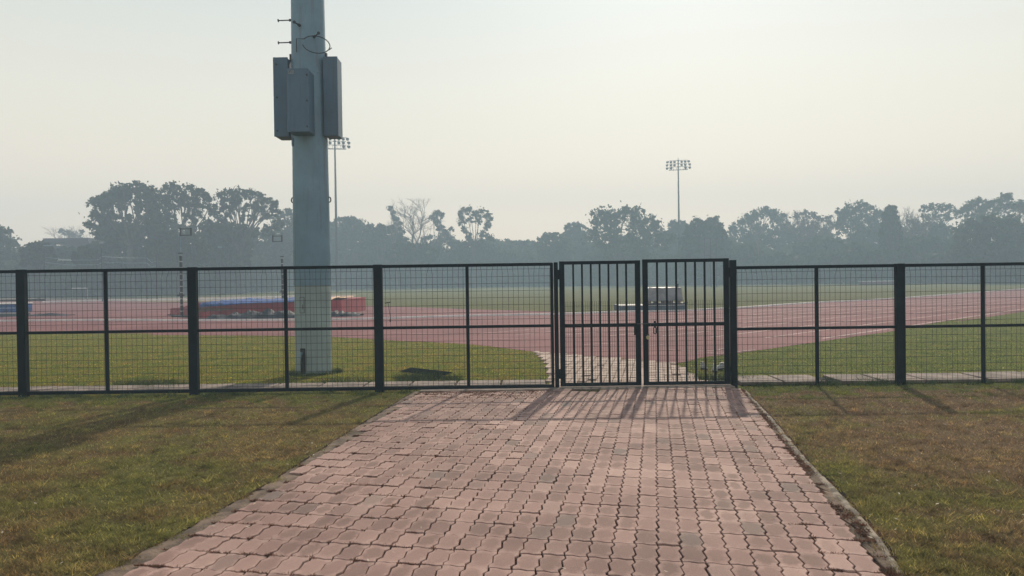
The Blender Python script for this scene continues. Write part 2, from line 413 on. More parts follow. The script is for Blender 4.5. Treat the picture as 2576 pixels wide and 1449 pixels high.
def build_pavers():
    ang = R(10.7); ev = V2(math.sin(ang), math.cos(ang)); eu = V2(math.cos(ang), -math.sin(ang))
    wU, lV = .1305, .2515; g = .0084
    a, b_ = .066*wU, .028*lV
    side = [(.0, 0), (.16, -a), (.31, a), (.69, -a), (.84, a), (1, 0)]
    row = [(0, 0), (.32, b_), (.66, -b_), (1, 0)]
    pts = [(u*wU, o) for u, o in row]                                 # bottom
    pts += [(wU + o, v*lV) for v, o in side[1:]]
    pts += [(u*wU, lV + o) for u, o in row[::-1][1:]]
    pts += [(o, v*lV) for v, o in side[::-1][1:-1]]
    c = V2(wU/2, lV/2)
    def shrink(k):
        out = []
        n = len(pts)
        for i, p in enumerate(pts):
            p = V2(*p); pr = V2(*pts[i-1]); nx = V2(*pts[(i+1) % n])
            t1 = (p-pr).normalized(); t2 = (nx-p).normalized()
            n1 = V2(-t1.y, t1.x); n2 = V2(-t2.y, t2.x); m = (n1+n2)
            m = m / max(.35, m.length_squared/2) if m.length > 1e-6 else n1
            out.append(p + m*k)
        return out
    r0 = shrink(g*.5); r1 = shrink(g*.5 + .003); n = len(r0)
    V = []; Fc = []; uvs = []; tones = []
    uvr0 = [((p.x/wU), (p.y/lV)) for p in r0]; uvr1 = [((p.x/wU), (p.y/lV)) for p in r1]
    for i in range(-50, 60):
        for j in range(2, 90):
            o = eu*(i*wU) + ev*(j*lV); cc = o + eu*wU/2 + ev*lV/2
            if cc.y > 20: continue
            far = False
            if not inside(cc, near_poly):
                if inside(cc, far_poly): far = True
                else: continue
            if far and random.random() < .03: continue
            h = .020 + (.005 if far else 0) + random.gauss(0, .0020); tx, ty = random.gauss(0, .012), random.gauss(0, .012)
            jx = V2(random.gauss(0, .0018), random.gauss(0, .0018)); ro = random.gauss(0, .009)
            def tr(p):
                d = p - c; d = V2(d.x - d.y*ro, d.y + d.x*ro) + c + jx
                return o + eu*d.x + ev*d.y
            sink = -.004*abs(mnoise.noise(Vector((cc.x*1.3, cc.y*1.3, 8)))); base = len(V)
            for p in r0:
                q = tr(p); V.append((q.x, q.y, .0))
            for p in r0:
                q = tr(p); V.append((q.x, q.y, h-.003 + sink + (p.x-c.x)*tx + (p.y-c.y)*ty))
            for p in r1:
                q = tr(p); V.append((q.x, q.y, h + sink + (p.x-c.x)*tx + (p.y-c.y)*ty))
            nz = mnoise.noise(Vector((cc.x*.8, cc.y*.8, 3)))
            r_ = min(1, max(0, .5 + nz*.45 + random.gauss(0, .25)))
            g_ = random.random()**.8 * (1 if random.random() < .6 else .15) * .8
            bl = random.random() < .055; b3 = (random.uniform(.35, .95) if bl else max(0, random.gauss(.02, .08)))
            for k in range(n):
                Fc.append([base+k, base+(k+1) % n, base+n+(k+1) % n, base+n+k]); uvs += [uvr0[k], uvr0[(k+1) % n]]*1 + [uvr0[(k+1) % n], uvr0[k]]
            for k in range(n):
                Fc.append([base+n+k, base+n+(k+1) % n, base+2*n+(k+1) % n, base+2*n+k]); uvs += [uvr0[k], uvr0[(k+1) % n], uvr1[(k+1) % n], uvr1[k]]
            Fc.append([base+2*n+k for k in range(n)]); uvs += uvr1
            tones += [(r_, g_, b3, 1)]*(n*4*2 + n)
    me = bpy.data.meshes.new('paved_path'); me.from_pydata(V, [], Fc)
    uvl = me.uv_layers.new(name='cell'); uvl.data.foreach_set('uv', np.array(uvs, dtype=np.float32).ravel())
    ca = me.color_attributes.new('tone', 'FLOAT_COLOR', 'CORNER'); ca.data.foreach_set('color', np.array(tones, dtype=np.float32).ravel())
    me.materials.append(M_PAVER); me.update()
    o = bpy.data.objects.new('paved_path', me); COL.objects.link(o); o['kind'] = 'structure'
build_pavers()
def kerb_strip(name, A, B, z, m, rough=.012):
    """a cast concrete edging between two border lines, broken and uneven"""
    mb = MB(); A = spline(A, 14); B = spline(B, 14)
    n = min(len(A), len(B)); cols = 4
    def res(C):
        idx = np.linspace(0, len(C)-1, n*2); return [C[int(i)].lerp(C[min(int(i)+1, len(C)-1)], i-int(i)) for i in idx]
    A, B = res(A), res(B)
    for i, (a, b_) in enumerate(zip(A, B)):
        for j in range(cols+1):
            t = j/cols; p = a.lerp(b_, t)
            nz = mnoise.noise(Vector((p.x*9, p.y*9, 0)))*rough*2 + mnoise.noise(Vector((p.x*30, p.y*30, 5)))*rough
            e = mnoise.noise(Vector((p.x*5, p.y*5, 9)))*.035 + mnoise.noise(Vector((p.x*17, p.y*17, 9)))*.02 if j in (0, cols) else 0
            d = (b_-a).normalized() if (b_-a).length else V2(1, 0)
            p = p + d*e
            mb.v.append((p.x, p.y, z + nz*.4 if 0 < j < cols else .001))
    for i in range(len(A)-1):
        for j in range(cols):
            k = i*(cols+1)+j; mb.f.append([k, k+cols+1, k+cols+2, k+1])
    for i, q in enumerate(mb.f):
        a, b_, c = [Vector(mb.v[t]) for t in q[:3]]
        if (b_-a).cross(c-a).z < 0: mb.f[i] = q[::-1]
    o = mb.build(name, m, smooth=True); o['kind'] = 'structure'; return o
Rmid = [a.lerp(b_, .42) for a, b_ in zip(Rin[:len(Rout)], Rout)]
def res(C, n):
    L = [0]
    for i in range(1, len(C)): L.append(L[-1] + (C[i]-C[i-1]).length)
    out = []
    for k in range(n):
        s_ = L[-1]*k/(n-1); j = 0
        while j < len(L)-2 and L[j+1] < s_: j += 1
        out.append(C[j].lerp(C[j+1], (s_-L[j])/max(L[j+1]-L[j], 1e-6)))
    return out
RI, RO = res(Rin, 12), res(Rout, 12); LI, LO = res(Lin, 10), res(Lout, 10)
kerb_strip('path_kerb', [a.lerp(b_, .50) for a, b_ in zip(RI, RO)], [a.lerp(b_, .86) for a, b_ in zip(RI, RO)], .016, M_CONCW, .018)
kerb_strip('path_gutter', [a.lerp(b_, -.6) for a, b_ in zip(RI, RO)], [a.lerp(b_, 1.0) for a, b_ in zip(RI, RO)], .007, M_CONCD, .012)
kerb_strip('path_kerb_worn', LO, [a.lerp(b_, 1.9) for a, b_ in zip(LO, LI)], .010, M_CONCD, .012)
# threshold of the gate
struct('gate_threshold', MB().bevbox(G(1060, 984).x, G(1862, 984).x, 10.72, 10.98, 0, .034, .012), M_CONC)

# ------------------------------------------------------------------ drain slabs behind the fence
def slab(x0, x1, y0, y1, label, mesh_seed):
    t = MB(); c = .012; random.seed(mesh_seed)
    t.bevbox(0, x1-x0, 0, y1-y0, 0, .05, c)
    sk = random.uniform(-.02, .02)
    t.v = [(v[0] + v[1]*.02 + random.gauss(0, .002), v[1]+random.gauss(0, .002), v[2] + v[0]*sk*.5) for v in t.v]
    o = t.build('drain_slab', M_CONC); o.location = (x0, y0, .004)
    tag(o, label, 'drain slab', 'concrete slabs covering the drain behind the fence')
lab_left = ['leftmost concrete drain slab by the left frame edge behind the fence',
 'concrete drain slab behind the thick fence post nearest the left frame edge',
 'concrete drain slab in the middle of the bay right of the leftmost thick post',
 'concrete drain slab just left of the thin post in the second bay from left',
 'concrete drain slab with weeds growing in front, left of the second thick post',
 'concrete drain slab hidden partly by the second thick fence post from left',
 'concrete drain slab between second thick post and the big grey mast',
 'shaded concrete drain slab lying in the shadow of the big mast',
 'concrete drain slab right of the big mast before the third thick post',
 'concrete drain slab behind the third thick fence post from the left',
 'concrete drain slab below the flat dark patch on the lawn',
 'concrete drain slab left of the thin post beside the gate bay',
 'concrete drain slab right of the thin post beside the gate bay',
 'concrete drain slab ending against the left gate post']
xl, xr = -9.0, G(1385, 984).x - .02; n = len(lab_left); wd = (xr-xl)/n
for i, lb in enumerate(lab_left):
    if i == 0:
        slab(xl, xl+wd-.035, 11.12, 11.62, lb, 1)
    else: slab(xl+i*wd, xl+(i+1)*wd-.035, 11.12 + .01*(i % 3), 11.62, lb, i)
rs = [3.33, 3.98, 4.62, 4.80, 5.42, 6.05, 6.95, 7.85, 8.7]
lab_r = ['concrete drain slab right beside the right gate post', 'concrete drain slab just left of the dark missing-slab gap', None,
 'concrete drain slab just right of the dark missing-slab gap', 'concrete drain slab at the thin post right of the gap', 'concrete drain slab left of the wide post in the right fence run',
 'concrete drain slab right of the wide post in the right fence run', 'rightmost concrete drain slab by the right frame edge']
for i, lb in enumerate(lab_r):
    if lb: slab(rs[i], rs[i+1]-.04, 11.0, 11.75, lb, 40+i)
struct('drain_channel', MB().box(rs[2]-.01, rs[3]+.01, 11.02, 11.72, .0065, .011), simple('drain_dark', (.012,.010,.012), 1, .2))
struct('drain_bed', MB().box(-9.1, xr, 11.08, 11.66, .001, .006), M_SOIL)
struct('drain_bed_inner', MB().box(rs[0]-.02, rs[-1], 10.98, 11.77, .001, .006), M_SOIL)
random.seed(11)

# ------------------------------------------------------------------ fence
FY = 10.9
def px2x(x, y=830, d=FY): return D(x, y, d).x
def wire_panel(x0, x1, z0, z1, y, dx, dz, r, zs=None, jit=.010, ztop=None):
    mb = MB(); n = max(1, round((x1-x0)/dx))
    for i in range(n+1):
        x = x0 + (x1-x0)*(i+.5)/(n+1)
        k = random.gauss(0, jit)
        mb.tube([(x, y, z0), (x+k*.5, y, z0+(z1-z0)*.5), (x+k*.3, y, z1-.1), (x + random.gauss(0, jit), y+.004, z1 if ztop is None else ztop)], r, 4, False)
    zl = zs if zs else [z0 + (z1-z0)*(j+.6)/(round((z1-z0)/dz)) for j in range(round((z1-z0)/dz))]
    for z in zl:
        k1, k2 = random.gauss(0, .003), random.gauss(0, .003)
        mb.tube([(x0, y+r*1.6, z+k1), ((x0+x1)/2, y+r*1.6, z+k2), (x1, y+r*1.6, z)], r, 4, False)
    return mb
def fence_run(label, posts, thins, x0, x1, z0, zmid, ztop, bottom, yy=FY):
    f = thing('mesh_fence', label, 'fence', ((x0+x1)/2, yy, 0))
    xs = sorted(posts + thins)
    for p in posts:
        MB().bevbox(p-.062, p+.062, yy-.045, yy+.045, 0, ztop+.006, .006).build('post', M_BLACK, f)
    for p in thins:
        MB().bevbox(p-.023, p+.023, yy-.02, yy+.02, z0, ztop-.02, .004).build('upright', M_BLACK, f)
    MB().box(x0, x1, yy-.022, yy+.022, ztop-.045, ztop).build('top_rail', M_BLACK, f)
    ed = sorted([x0, x1] + posts)
    MB().box(x0, x1, yy-.018, yy+.018, zmid-.02, zmid+.02).build('middle_rail', M_BLACK, f)
    if bottom: MB().box(x0, x1, yy-.021, yy+.021, z0, z0+.045).build('bottom_rail', M_BLACK, f)
    cuts = sorted([(x0, 0), (x1, 0)] + [(p, .055) for p in posts] + [(p, .018) for p in thins])
    for a, b_ in zip(cuts, cuts[1:]):
        xa, xb = a[0]+a[1], b_[0]-b_[1]
        if xb - xa > .1:
            wire_panel(xa, xb, z0+.01, ztop-.045, yy+.024, .0785, .104, .0024).build('wire_mesh', M_WIRE, f)
    return f
pl = [px2x(57), px2x(487), px2x(953)]; tl = [px2x(268), px2x(720), px2x(1177)]
step = pl[1]-pl[0]
pl = [pl[0]-2*step, pl[0]-step] + pl; tl = [tl[0]-2*step, tl[0]-step] + tl
xg0 = px2x(1391)
fence_run('black wire mesh fence running left from the gate in front of the big grey mast', pl, tl, pl[0]-1.2, xg0, .03, .925, 1.835, True)
pr = [px2x(2264)]; tr_ = [px2x(2055), px2x(2473)]
pr += [pr[0]+2.44, pr[0]+4.88]; tr_ += [tr_[1]+2.44]
fence_run('slightly lower black wire mesh fence running right from the gate without bottom rail', pr, tr_, px2x(1850), pr[-1], .01, .838, 1.745, False)
for o in [o for o in COL.objects if o.name.startswith('mesh_fence')][:1]:
    MB().bevbox(xg0-.03, xg0+.012, FY-.02, FY+.02, .03, 1.83, .003).build('end_stile', M_BLACK, o)
# gate posts
gpl = px2x(1400); gpr = px2x(1845)
a = MB().bevbox(gpl-.028, gpl+.028, FY-.04, FY+.04, 0, 1.838, .006).build('gate_post', M_BLACK)
tag(a, 'slim black gate post where the left gate leaf hangs', 'gate post', 'posts carrying the gate')
a = MB().bevbox(gpr-.042, gpr+.042, FY-.045, FY+.045, 0, 1.835, .006).build('gate_post', M_BLACK)
tag(a, 'wide black gate post where the right gate leaf hangs', 'gate post', 'posts carrying the gate')
def gate_leaf(x0, x1, hinge_left, label, ztop, lw):
    y = FY - .01; z0 = .045
    g = thing('gate_leaf', label, 'gate', (x0 if hinge_left else x1, y, 0), 'two leaves of the double gate')
    sw = .074
    fr = MB()
    fr.bevbox(x0, x0+sw, y-.022, y+.022, z0, ztop, .004); fr.bevbox(x1-sw, x1, y-.022, y+.022, z0, ztop, .004)
    fr.box(x0+sw, x1-sw, y-.020, y+.020, ztop-.048, ztop-.001); fr.box(x0+sw, x1-sw, y-.020, y+.020, z0+.001, z0+.05)
    fr.build('frame', M_BLACK, g)
    MB().box(x0+sw, x1-sw, y-.017, y+.017, .895, .945).build('middle_rail', M_BLACK, g)
    for i in range(7):
        x = x0+sw + (x1-x0-2*sw)*(i+1)/8
        MB().box(x-.0125, x+.0125, y-.012, y+.012, z0+.05, ztop-.048).build('bar', M_BLACK, g)
    zs = [.12+.035*i for i in range(8)] + [.40+.07*i for i in range(7)] + [.99, 1.06, 1.13, 1.20]
    wire_panel(x0+sw, x1-sw, z0+.05, 1.27, y+.02, .0325, .06, .0020, zs, .002).build('wire_mesh', M_WIRE, g)
    hx = x0 if hinge_left else x1; s_ = -1 if hinge_left else 1
    for z in (1.66, .23):
        h = MB(); h.box(min(hx, hx+s_*.03), max(hx, hx+s_*.03), y-.028, y+.0, z-.065, z+.065)
        h.tube([(hx+s_*.012, y-.03, z-.07), (hx+s_*.012, y-.03, z+.07)], .013, 8); h.build('hinge', M_BLACK, g)
    return g
gx0, gx1, gx2, gx3 = px2x(1408.5), px2x(1611.5), px2x(1617.5), px2x(1834)
gl = gate_leaf(gx0, gx1, True, 'left leaf of the black barred double gate', 1.850, 0)
gr = gate_leaf(gx2, gx3, False, 'right leaf of the black barred double gate with slide bolt and padlock', 1.862, 0)
# hasp loops, bolt, padlock
def loop(cx, zt, zb, r, wdt, y, name, par, plate=True):
    m = MB(); pts = []
    zc0, zc1 = zt - wdt, zb + wdt
    for k in range(9): an = PI - PI*k/8; pts.append((cx + math.cos(an)*wdt, y, zc0 + math.sin(an)*wdt))
    for k in range(9): an = -PI*k/8; pts.append((cx + math.cos(an)*wdt, y, zc1 + math.sin(an)*wdt))
    pts.append(pts[0]); m.tube(pts, r, 6, False)
    if plate: m.box(cx-.014, cx+.014, y-.006, y+.006, zt-.01, zt+.09)
    return m.build(name, M_BLACK, par)
yb = FY-.04
loop(D(1646.5, 840, FY).x, .885, .79, .006, .018, yb, 'hasp', gr)
loop(D(1600, 850, FY).x, .875, .775, .006, .016, yb, 'hasp', gl, False)
MB().box(gx1-.10, gx1-.045, yb, yb+.016, .775, .90).build('lock_plate', M_BLACK, gl)
b_ = MB(); b_.tube([(gx1-.06, yb-.004, .935), (gx2+.17, yb-.004, .938)], .008, 8); b_.tube([(gx2+.10, yb-.004, .935), (gx2+.10, yb-.012, .90)], .007, 6)
b_.build('slide_bolt', M_STEELD, gr)
pk = D(1630, 849, FY-.06)
pl_ = thing('padlock', 'small round pale brass padlock hanging on the right gate leaf below the bolt', 'padlock', (pk.x, pk.y, pk.z-.03))
m = MB()
for k, (dy, rr) in enumerate([(-.012, .016), (-.010, .024), (.0, .027), (.010, .024), (.012, .016)]):
    for i in range(16):
        an = 2*PI*i/16; m.v.append((pk.x + math.cos(an)*rr, pk.y+dy, pk.z + math.sin(an)*rr*1.08))
for k in range(4):
    for i in range(16): a_ = k*16+i; c_ = k*16+(i+1) % 16; m.f.append([a_, c_, c_+16, a_+16])
m.f.append(list(range(16))[::-1]); m.f.append([64+i for i in range(16)])
m.build('lock_body', simple('pale_brass', (.42,.38,.20), .5, .15, 20), pl_, True)
m = MB(); m.tube([(pk.x + math.cos(PI*k/8)*.015, pk.y, pk.z+.024 + math.sin(PI*k/8)*.024) for k in range(9)], .005, 6)
m.build('shackle', M_STEELD, pl_, True)
# bent wire hook hanging on the mesh
h = D(978, 762, FY+.04); m = MB()
m.tube([(h.x-.055, h.y, h.z-.004), (h.x-.02, h.y, h.z+.006), (h.x+.03, h.y, h.z+.008)], .007, 6)
m.tube([(h.x-.01, h.y, h.z+.004), (h.x+.004, h.y, h.z-.10), (h.x+.02, h.y, h.z-.20), (h.x+.018, h.y, h.z-.235)], .0035, 6)
m.tube([(h.x+.018, h.y, h.z-.23), (h.x+.016, h.y, h.z-.255), (h.x+.018, h.y, h.z-.28)], [.003, .012, .003], 8)
tag(m.build('wire_hook', M_STEELD), 'thin bent wire with a dangling end caught on the fence mesh', 'wire')

# ------------------------------------------------------------------ big mast
bm = G(790, 938); MX, MY = bm.x, bm.y
mast = thing('light_mast', 'thick grey steel mast with three electrical boxes standing behind the left fence', 'mast', (MX, MY, 0))
d0 = MY
zsplit = 1.6 - (718-710.4)/F0*d0
r0 = 45/F0*d0; rs0 = 44/F0*d0
def rad(z): return rs0 - (z-zsplit)*(rs0 - 40.5/F0*d0)/5.2 if z > zsplit else r0
lean = 0.0
def lathe(mb, zr, n=40, cx=MX, cy=MY):
    b = len(mb.v)
    for z, r in zr:
        for i in range(n): an = 2*PI*i/n; mb.v.append((cx+math.cos(an)*r, cy+math.sin(an)*r, z))
    for k in range(len(zr)-1):
        for i in range(n): a = b+k*n+i; c = b+k*n+(i+1) % n; mb.f.append([a, c, c+n, a+n])
    mb.f.append([b+len(zr)*n-n+i for i in range(n)]); mb.f.append([b+n-1-i for i in range(n)])
    return mb
lathe(MB(), [(0, r0*1.01), (.8, r0), (zsplit-.004, r0*.985)]).build('lower_tube', M_GALVL, mast, True)
lathe(MB(), [(zsplit-.004, rs0*.99+.012), (zsplit+.01, rs0+.014), (6.8, rad(6.8)), (6.85, rad(6.8)), (15, rad(6.8)*.78), (25, .17)]).build('upper_tube', M_GALV, mast, True)
yf = MY - r0
# door panel outline
def arc_panel(x0, x1, z0, z1, out, m, name, par):
    mb = MB(); n = 6
    for z in (z0, z1):
        for i in range(n+1):
            x = x0 + (x1-x0)*i/n; dx = x-MX; yy = MY - math.sqrt(max(1e-4, (r0+out)**2 - dx*dx)); mb.v.append((x, yy, z))
    for i in range(n): mb.f.append([i, i+1, n+2+i, n+1+i])
    for z in (z0, z1):
        for i in range(n+1):
            x = x0 + (x1-x0)*i/n; dx = x-MX; yy = MY - math.sqrt(max(1e-4, (r0-.02)**2 - dx*dx)); mb.v.append((x, yy, z))
    q = 2*(n+1)
    for i in range(n): mb.f += [[q+i, i, n+1+i, q+n+1+i][::-1]] if i == 0 else []
    mb.f += [[0, n+1, q+n+1, q], [n, q+n, q+2*n+1, 2*n+1]]
    for i in range(n): mb.f += [[i, q+i, q+i+1, i+1], [n+1+i, n+2+i, q+n+2+i, q+n+1+i]]
    return mb.build(name, m, par)
dz = lambda y: 1.6 - (y-710.3)/F0*yf
dxp = lambda x: D(x, 760, yf+.08).x
arc_panel(dxp(756)-.004, dxp(768)+.004, dz(787)-.005, dz(748)+.005, .003, M_STEELD, 'panel_gasket', mast)
arc_panel(dxp(756)+.003, dxp(768)-.003, dz(787)+.002, dz(748)-.002, .008, M_GALVL, 'access_door', mast)
MB().box(dxp(764), dxp(764)+.008, MY-r0-.004, MY-r0+.03, dz(778), dz(766)).build('door_latch', M_STEELD, mast)
arc_panel(dxp(755), dxp(769), 0.02, dz(877), .004, simple('opening_dark', (.006,.006,.008), .9, .1), 'cable_opening', mast)
m = MB(); zc = dz(884)
m.tube([(dxp(759), MY-r0-.0, dz(900)-.1), (dxp(759), MY-r0-.012, dz(893)), (dxp(760), MY-r0-.014, dz(886))], [.012, .02, .02], 8)
m.build('conduit', M_GALV, mast)
m = MB()
for k in range(4):
    x = dxp(760+2.2*k); m.tube([(x+.0, MY-r0+.0, dz(880)), (x+.012*random.uniform(-1, 1), MY-r0-.02, dz(895)), (x+.01*random.uniform(-1, 1), MY-r0-.018, dz(920)), (x, MY-r0-.01, .02)], .007, 6)
m.build('cables', M_STEELD, mast)
# boxes: (x0,x1 px at front), (y top, y bottom px), front depth, back depth
def ebox(px0, px1, pyt, pyb, yfr, ybk, side, locks, label=None):
    p0 = D(px0, (pyt+pyb)/2, yfr); p1 = D(px1, (pyt+pyb)/2, yfr); zt = D(px0, pyt, yfr).z; zb = D(px0, pyb, yfr).z
    o = MB().bevbox(p0.x, p1.x, yfr, ybk, zb, zt, .008).build('junction_box', M_GALVD, mast)
    if label: o['label'] = label
    l = MB()
    e = MB().bevbox(p0.x-.006, p1.x+.006, yfr-.004, yfr+.022, zb-.004, zt+.005, .004).build('lid', M_GALVD, o)
    for (lx, ly) in locks:
        q = D(lx, ly, yfr)
        MB().tube([(q.x, yfr-.022, q.z), (q.x, yfr+.0, q.z)], [.012, .016], 10).build('lock', M_STEELD, o)
    return o, p0, p1, zt, zb, yfr
ebox(689, 724, 145, 343, MY-.20, MY+.20, 0, [(695, 162), (697, 245), (698, 329)], 'grey box fixed on the left side of the mast')
cb = ebox(723, 775.6, 173, 331, MY-r0-.34, MY-r0+.05, 0, [(771.5, 188), (772, 253), (772.6, 318)], 'grey box fixed on the front of the mast marked P1')
ebox(814.6, 849, 143, 341, MY-.20, MY+.16, 0, [], 'grey box fixed on the right side of the mast')
p0 = D(726, 181, cb[5])
sg = MB().box(p0.x, p0.x+.085, cb[5]-.008, cb[5]-.004, p0.z-.033, p0.z+.027).build('number_plate', simple('faded_plate', (.17,.20,.23), .6, .1), cb[0])
fc = bpy.data.curves.new('plate_text', 'FONT'); fc.body = 'P1'; fc.size = .062; fc.extrude = .0008; fc.align_x = 'CENTER'; fc.align_y = 'CENTER'
fo = bpy.data.objects.new('plate_text', fc); COL.objects.link(fo); fo.rotation_euler = (R(90), 0, 0); fo.location = (p0.x+.042, cb[5]-.0095, p0.z-.003)
fc.materials.append(M_STEELD)
me_ = bpy.data.meshes.new_from_object(fo); fo2 = bpy.data.objects.new('plate_text', me_); fo2.matrix_world = Matrix.Translation(fo.location) @ Matrix.Rotation(R(90), 4, 'X'); bpy.data.objects.remove(fo); bpy.data.curves.remove(fc); fo = fo2; COL.objects.link(fo); fo.name = 'plate_text'
fo.parent = cb[0]; fo.matrix_parent_inverse = cb[0].matrix_world.inverted()
# bracket straps behind boxes
for z in (4.45, 5.25):
    lathe(MB(), [(z-.02, rad(z)+.010), (z+.02, rad(z)+.010)]).build('strap', M_GALV, mast)
for px, py in ((732, 140), (820, 137)):
    q = D(px, py, MY); MB().box(q.x-.02, q.x+.02, MY-.03, MY+.03, q.z-.10, q.z+.02).build('bracket', M_STEELD, mast)
# climbing rungs
def rung(px, py, sx, yo=0.0, ln=.30):
    q = D(px, py, MY); rr = rad(q.z); m = MB(); a = Vector((sx, yo, 0)).normalized()
    s0 = Vector((MX, MY, q.z)) + a*(rr-.02); 
    m.tube([s0, s0+a*.07], .024, 8); m.tube([s0+a*.07, s0+a*ln], .0105, 8); m.tube([s0+a*ln, s0+a*(ln+.012)], .028, 8)
    m.build('climbing_rung', M_STEELD, mast)
rung(733, 50, -1, .05, .26); rung(733, 106, -1, .05, .26); rung(800, 104, .55, -.83, .25); rung(752, 78, -.25, -1, .2)
m = MB(); c0 = D(800, 112, MY-r0-.06); pts = []
for k in range(22):
    an = R(150) - R(318)*k/21; pts.append((c0.x-.03 + math.cos(an)*.21, c0.y + .10*math.cos(an), c0.z + math.sin(an)*.145))
pts = [(MX-.10, MY-r0+.02, c0.z+.03)] + pts[::-1] if False else pts
m.tube(pts, .0085, 6); m.tube([pts[0], (MX-.12, MY-r0-.01, c0.z+.12), (MX-.13, MY-r0+.02, c0.z-.1)], .0085, 6)
m.tube([(pts[-1][0], pts[-1][1], pts[-1][2]), (pts[-1][0]+.02, pts[-1][1], pts[-1][2]-.04)], .0085, 6)
m.tube([(c0.x+.17, c0.y+.08, c0.z-.07), (c0.x+.215, c0.y+.08, c0.z-.035)], .008, 6)
m.build('loose_cable', M_STEELD, mast, True)
for sx in (-1, 1):
    q = D(780, 503, MY); rr = rad(q.z); m = MB(); cx = MX + sx*(rr+.018)
    m.tube([(cx + math.cos(2*PI*k/14)*.028, MY, q.z + math.sin(2*PI*k/14)*.045) for k in range(15)], .011, 6, False)
    m.build('lifting_lug', M_STEELD, mast, True)
q = D(739, 360, MY-.1); MB().bevbox(q.x-.01, q.x+.04, MY-rad(3.9)*.7, MY-.1, q.z-.07, q.z+.07, .01).build('cable_gland', M_GALVD, mast)

# ------------------------------------------------------------------ far floodlight masts
def flood(px, ptop, depth, label, yaw):
    top = D(px, ptop, depth); x, y, H = top.x, top.y, top.z
    o = thing('floodlight_mast', label, 'floodlight', (x, y, 0), 'floodlight masts beyond the track')
    lathe(MB(), [(0, .24), (H*.5, .19), (H+.15, .12), (H+.16, .05), (H+.6, .03)], 12, x, y).build('pole', M_STEELD, o, True)
    rz = Matrix.Rotation(yaw, 3, 'Z'); org = Vector((x, y, 0))
    for k in range(4):
        m = MB(); z = H - .62*k; hw = 1.8
        m.box(-hw, hw, -.22 if k < 3 else -.45, -.16 if k < 3 else .1, z-.035, z+.035, rz, org); m.box(-.25, .25, -.2, .1, z-.05, z+.05, rz, org)
        m.build('crossarm' if k < 3 else 'platform', M_STEELD, o)
    for s_ in (-1, 1):
        m = MB()
        for xx in (.35, .95, 1.75): m.box(s_*xx-.02, s_*xx+.02, -.4, -.36, H-1.86, H-1.24, rz, org)
        m.box(min(s_*.33, s_*1.77), max(s_*.33, s_*1.77), -.40, -.36, H-1.26, H-1.22, rz, org); m.build('railing', M_STEELD, o)
    for k, xs in enumerate(((-1.95, -1.3, -.65, .6, 1.25, 1.9), (-2.05, -1.3, -.65, .6, 1.25, 2.1), (-2.05, -1.3, 1.3, 2.1))):
        for xx in xs:
            m = MB(); a = xx/2*.9; c = Vector((xx, -.3, H - .2 - .62*k))
            dv = Vector((math.sin(a), -math.cos(a)*.8, -.55)).normalized()
            m.tube([c-dv*.15, c, c+dv*.18, c+dv*.3], [.10, .20, .25, .25], 10)
            m.v = [(rz @ Vector(v) + org)[:] for v in m.v]
            m.build('floodlight', M_STEELD, o, True)
flood(1706, 404, 150, 'tall floodlight mast with sixteen lamps seen above the double gate', R(-12))
flood(842, 346, 122, 'tall floodlight mast seen just right of the big mast, top hidden by a box', R(10))

# ------------------------------------------------------------------ landing mat etc.
M_RED = simple('red_vinyl', (.26,.010,.022), .7, .2, .8, .2, 6); M_BLUE = simple('blue_vinyl', (.018,.065,.24), .65, .4, 4, .3, 8, 0, .25)
M_TARP = simple('black_tarp', (.020,.023,.034), .6, .4, 3, .8, 5, 0, .12); M_ORANGE = simple('orange_cloth', (.5,.27,.13), .7, .2, 3)
M_DBLUE = simple('dark_blue_vinyl', (.03,.06,.09), .5, .3, 2)
def quadgrid(fn, nu, nv):
    mb = MB()
    for j in range(nv+1):
        for i in range(nu+1): mb.v.append(tuple(fn(i/nu, j/nv)))
    for j in range(nv):
        for i in range(nu): k = j*(nu+1)+i; mb.f.append([k, k+1, k+nu+2, k+nu+1])
    return mb
A = V2(-17.7, 39.0); B = V2(-13.4, 34.3); C = V2(-8.1, 35.6); Dd = V2(-8.0, 42.0); E = V2(-17.2, 43.5)
mat = thing('landing_mat', 'large red pole vault landing mat with blue top cover lying on the track apron', 'landing mat', (-13, 38, 0))
def mat_top(px_):      # height of the red side along the front, surveyed left to right
    return float(np.interp(px_, [405, 425, 455, 478, 500, 560, 640, 760, 850], [.32, .34, .42, .62, .68, .69, .70, .73, .74]))
front = [A, V2(-16.2, 37.3), V2(-14.8, 35.6), B, V2(-11, 34.75), V2(-9.5, 35.15), C]
fr_ = res(front, 90)
def side(u, v):
    p = fr_[min(89, int(round(u*89)))]; q = W0/2 + p.x/p.y*F0; h_ = mat_top(q)
    fold = .05*mnoise.noise(Vector((u*26, v*1.5, 3))) + .05*mnoise.noise(Vector((u*60 + v*6, v*2, 5)))*(1-v)
    sl = (1-v)**1.5*.06
    return (p.x + fold*.4, p.y + .12*v - sl*.6 + fold, .012 + h_*v**.9 + .03*math.sin(u*31)*v*(1-v))
quadgrid(side, 89, 10).build('front_cover', M_RED, mat, True)
m = MB(); ring = front + [Dd, E]; nn = len(ring)
for lv in range(2):
    for k_, p in enumerate(ring):
        q = p.lerp(V2(-12.5, 39), .03); h_ = mat_top(W0/2 + p.x/p.y*F0) if k_ < len(front) else (.76, .60)[k_-len(front)]
        m.v.append((q.x, q.y, .012 if lv == 0 else h_ - .02))
m.v.append((-12.5, 38.5, .76))
for i_ in range(nn):
    m.f.append([i_, (i_+1) % nn, nn+(i_+1) % nn, nn+i_]); m.f.append([nn+i_, nn+(i_+1) % nn, 2*nn])
m.build('mat_body', M_RED, mat)
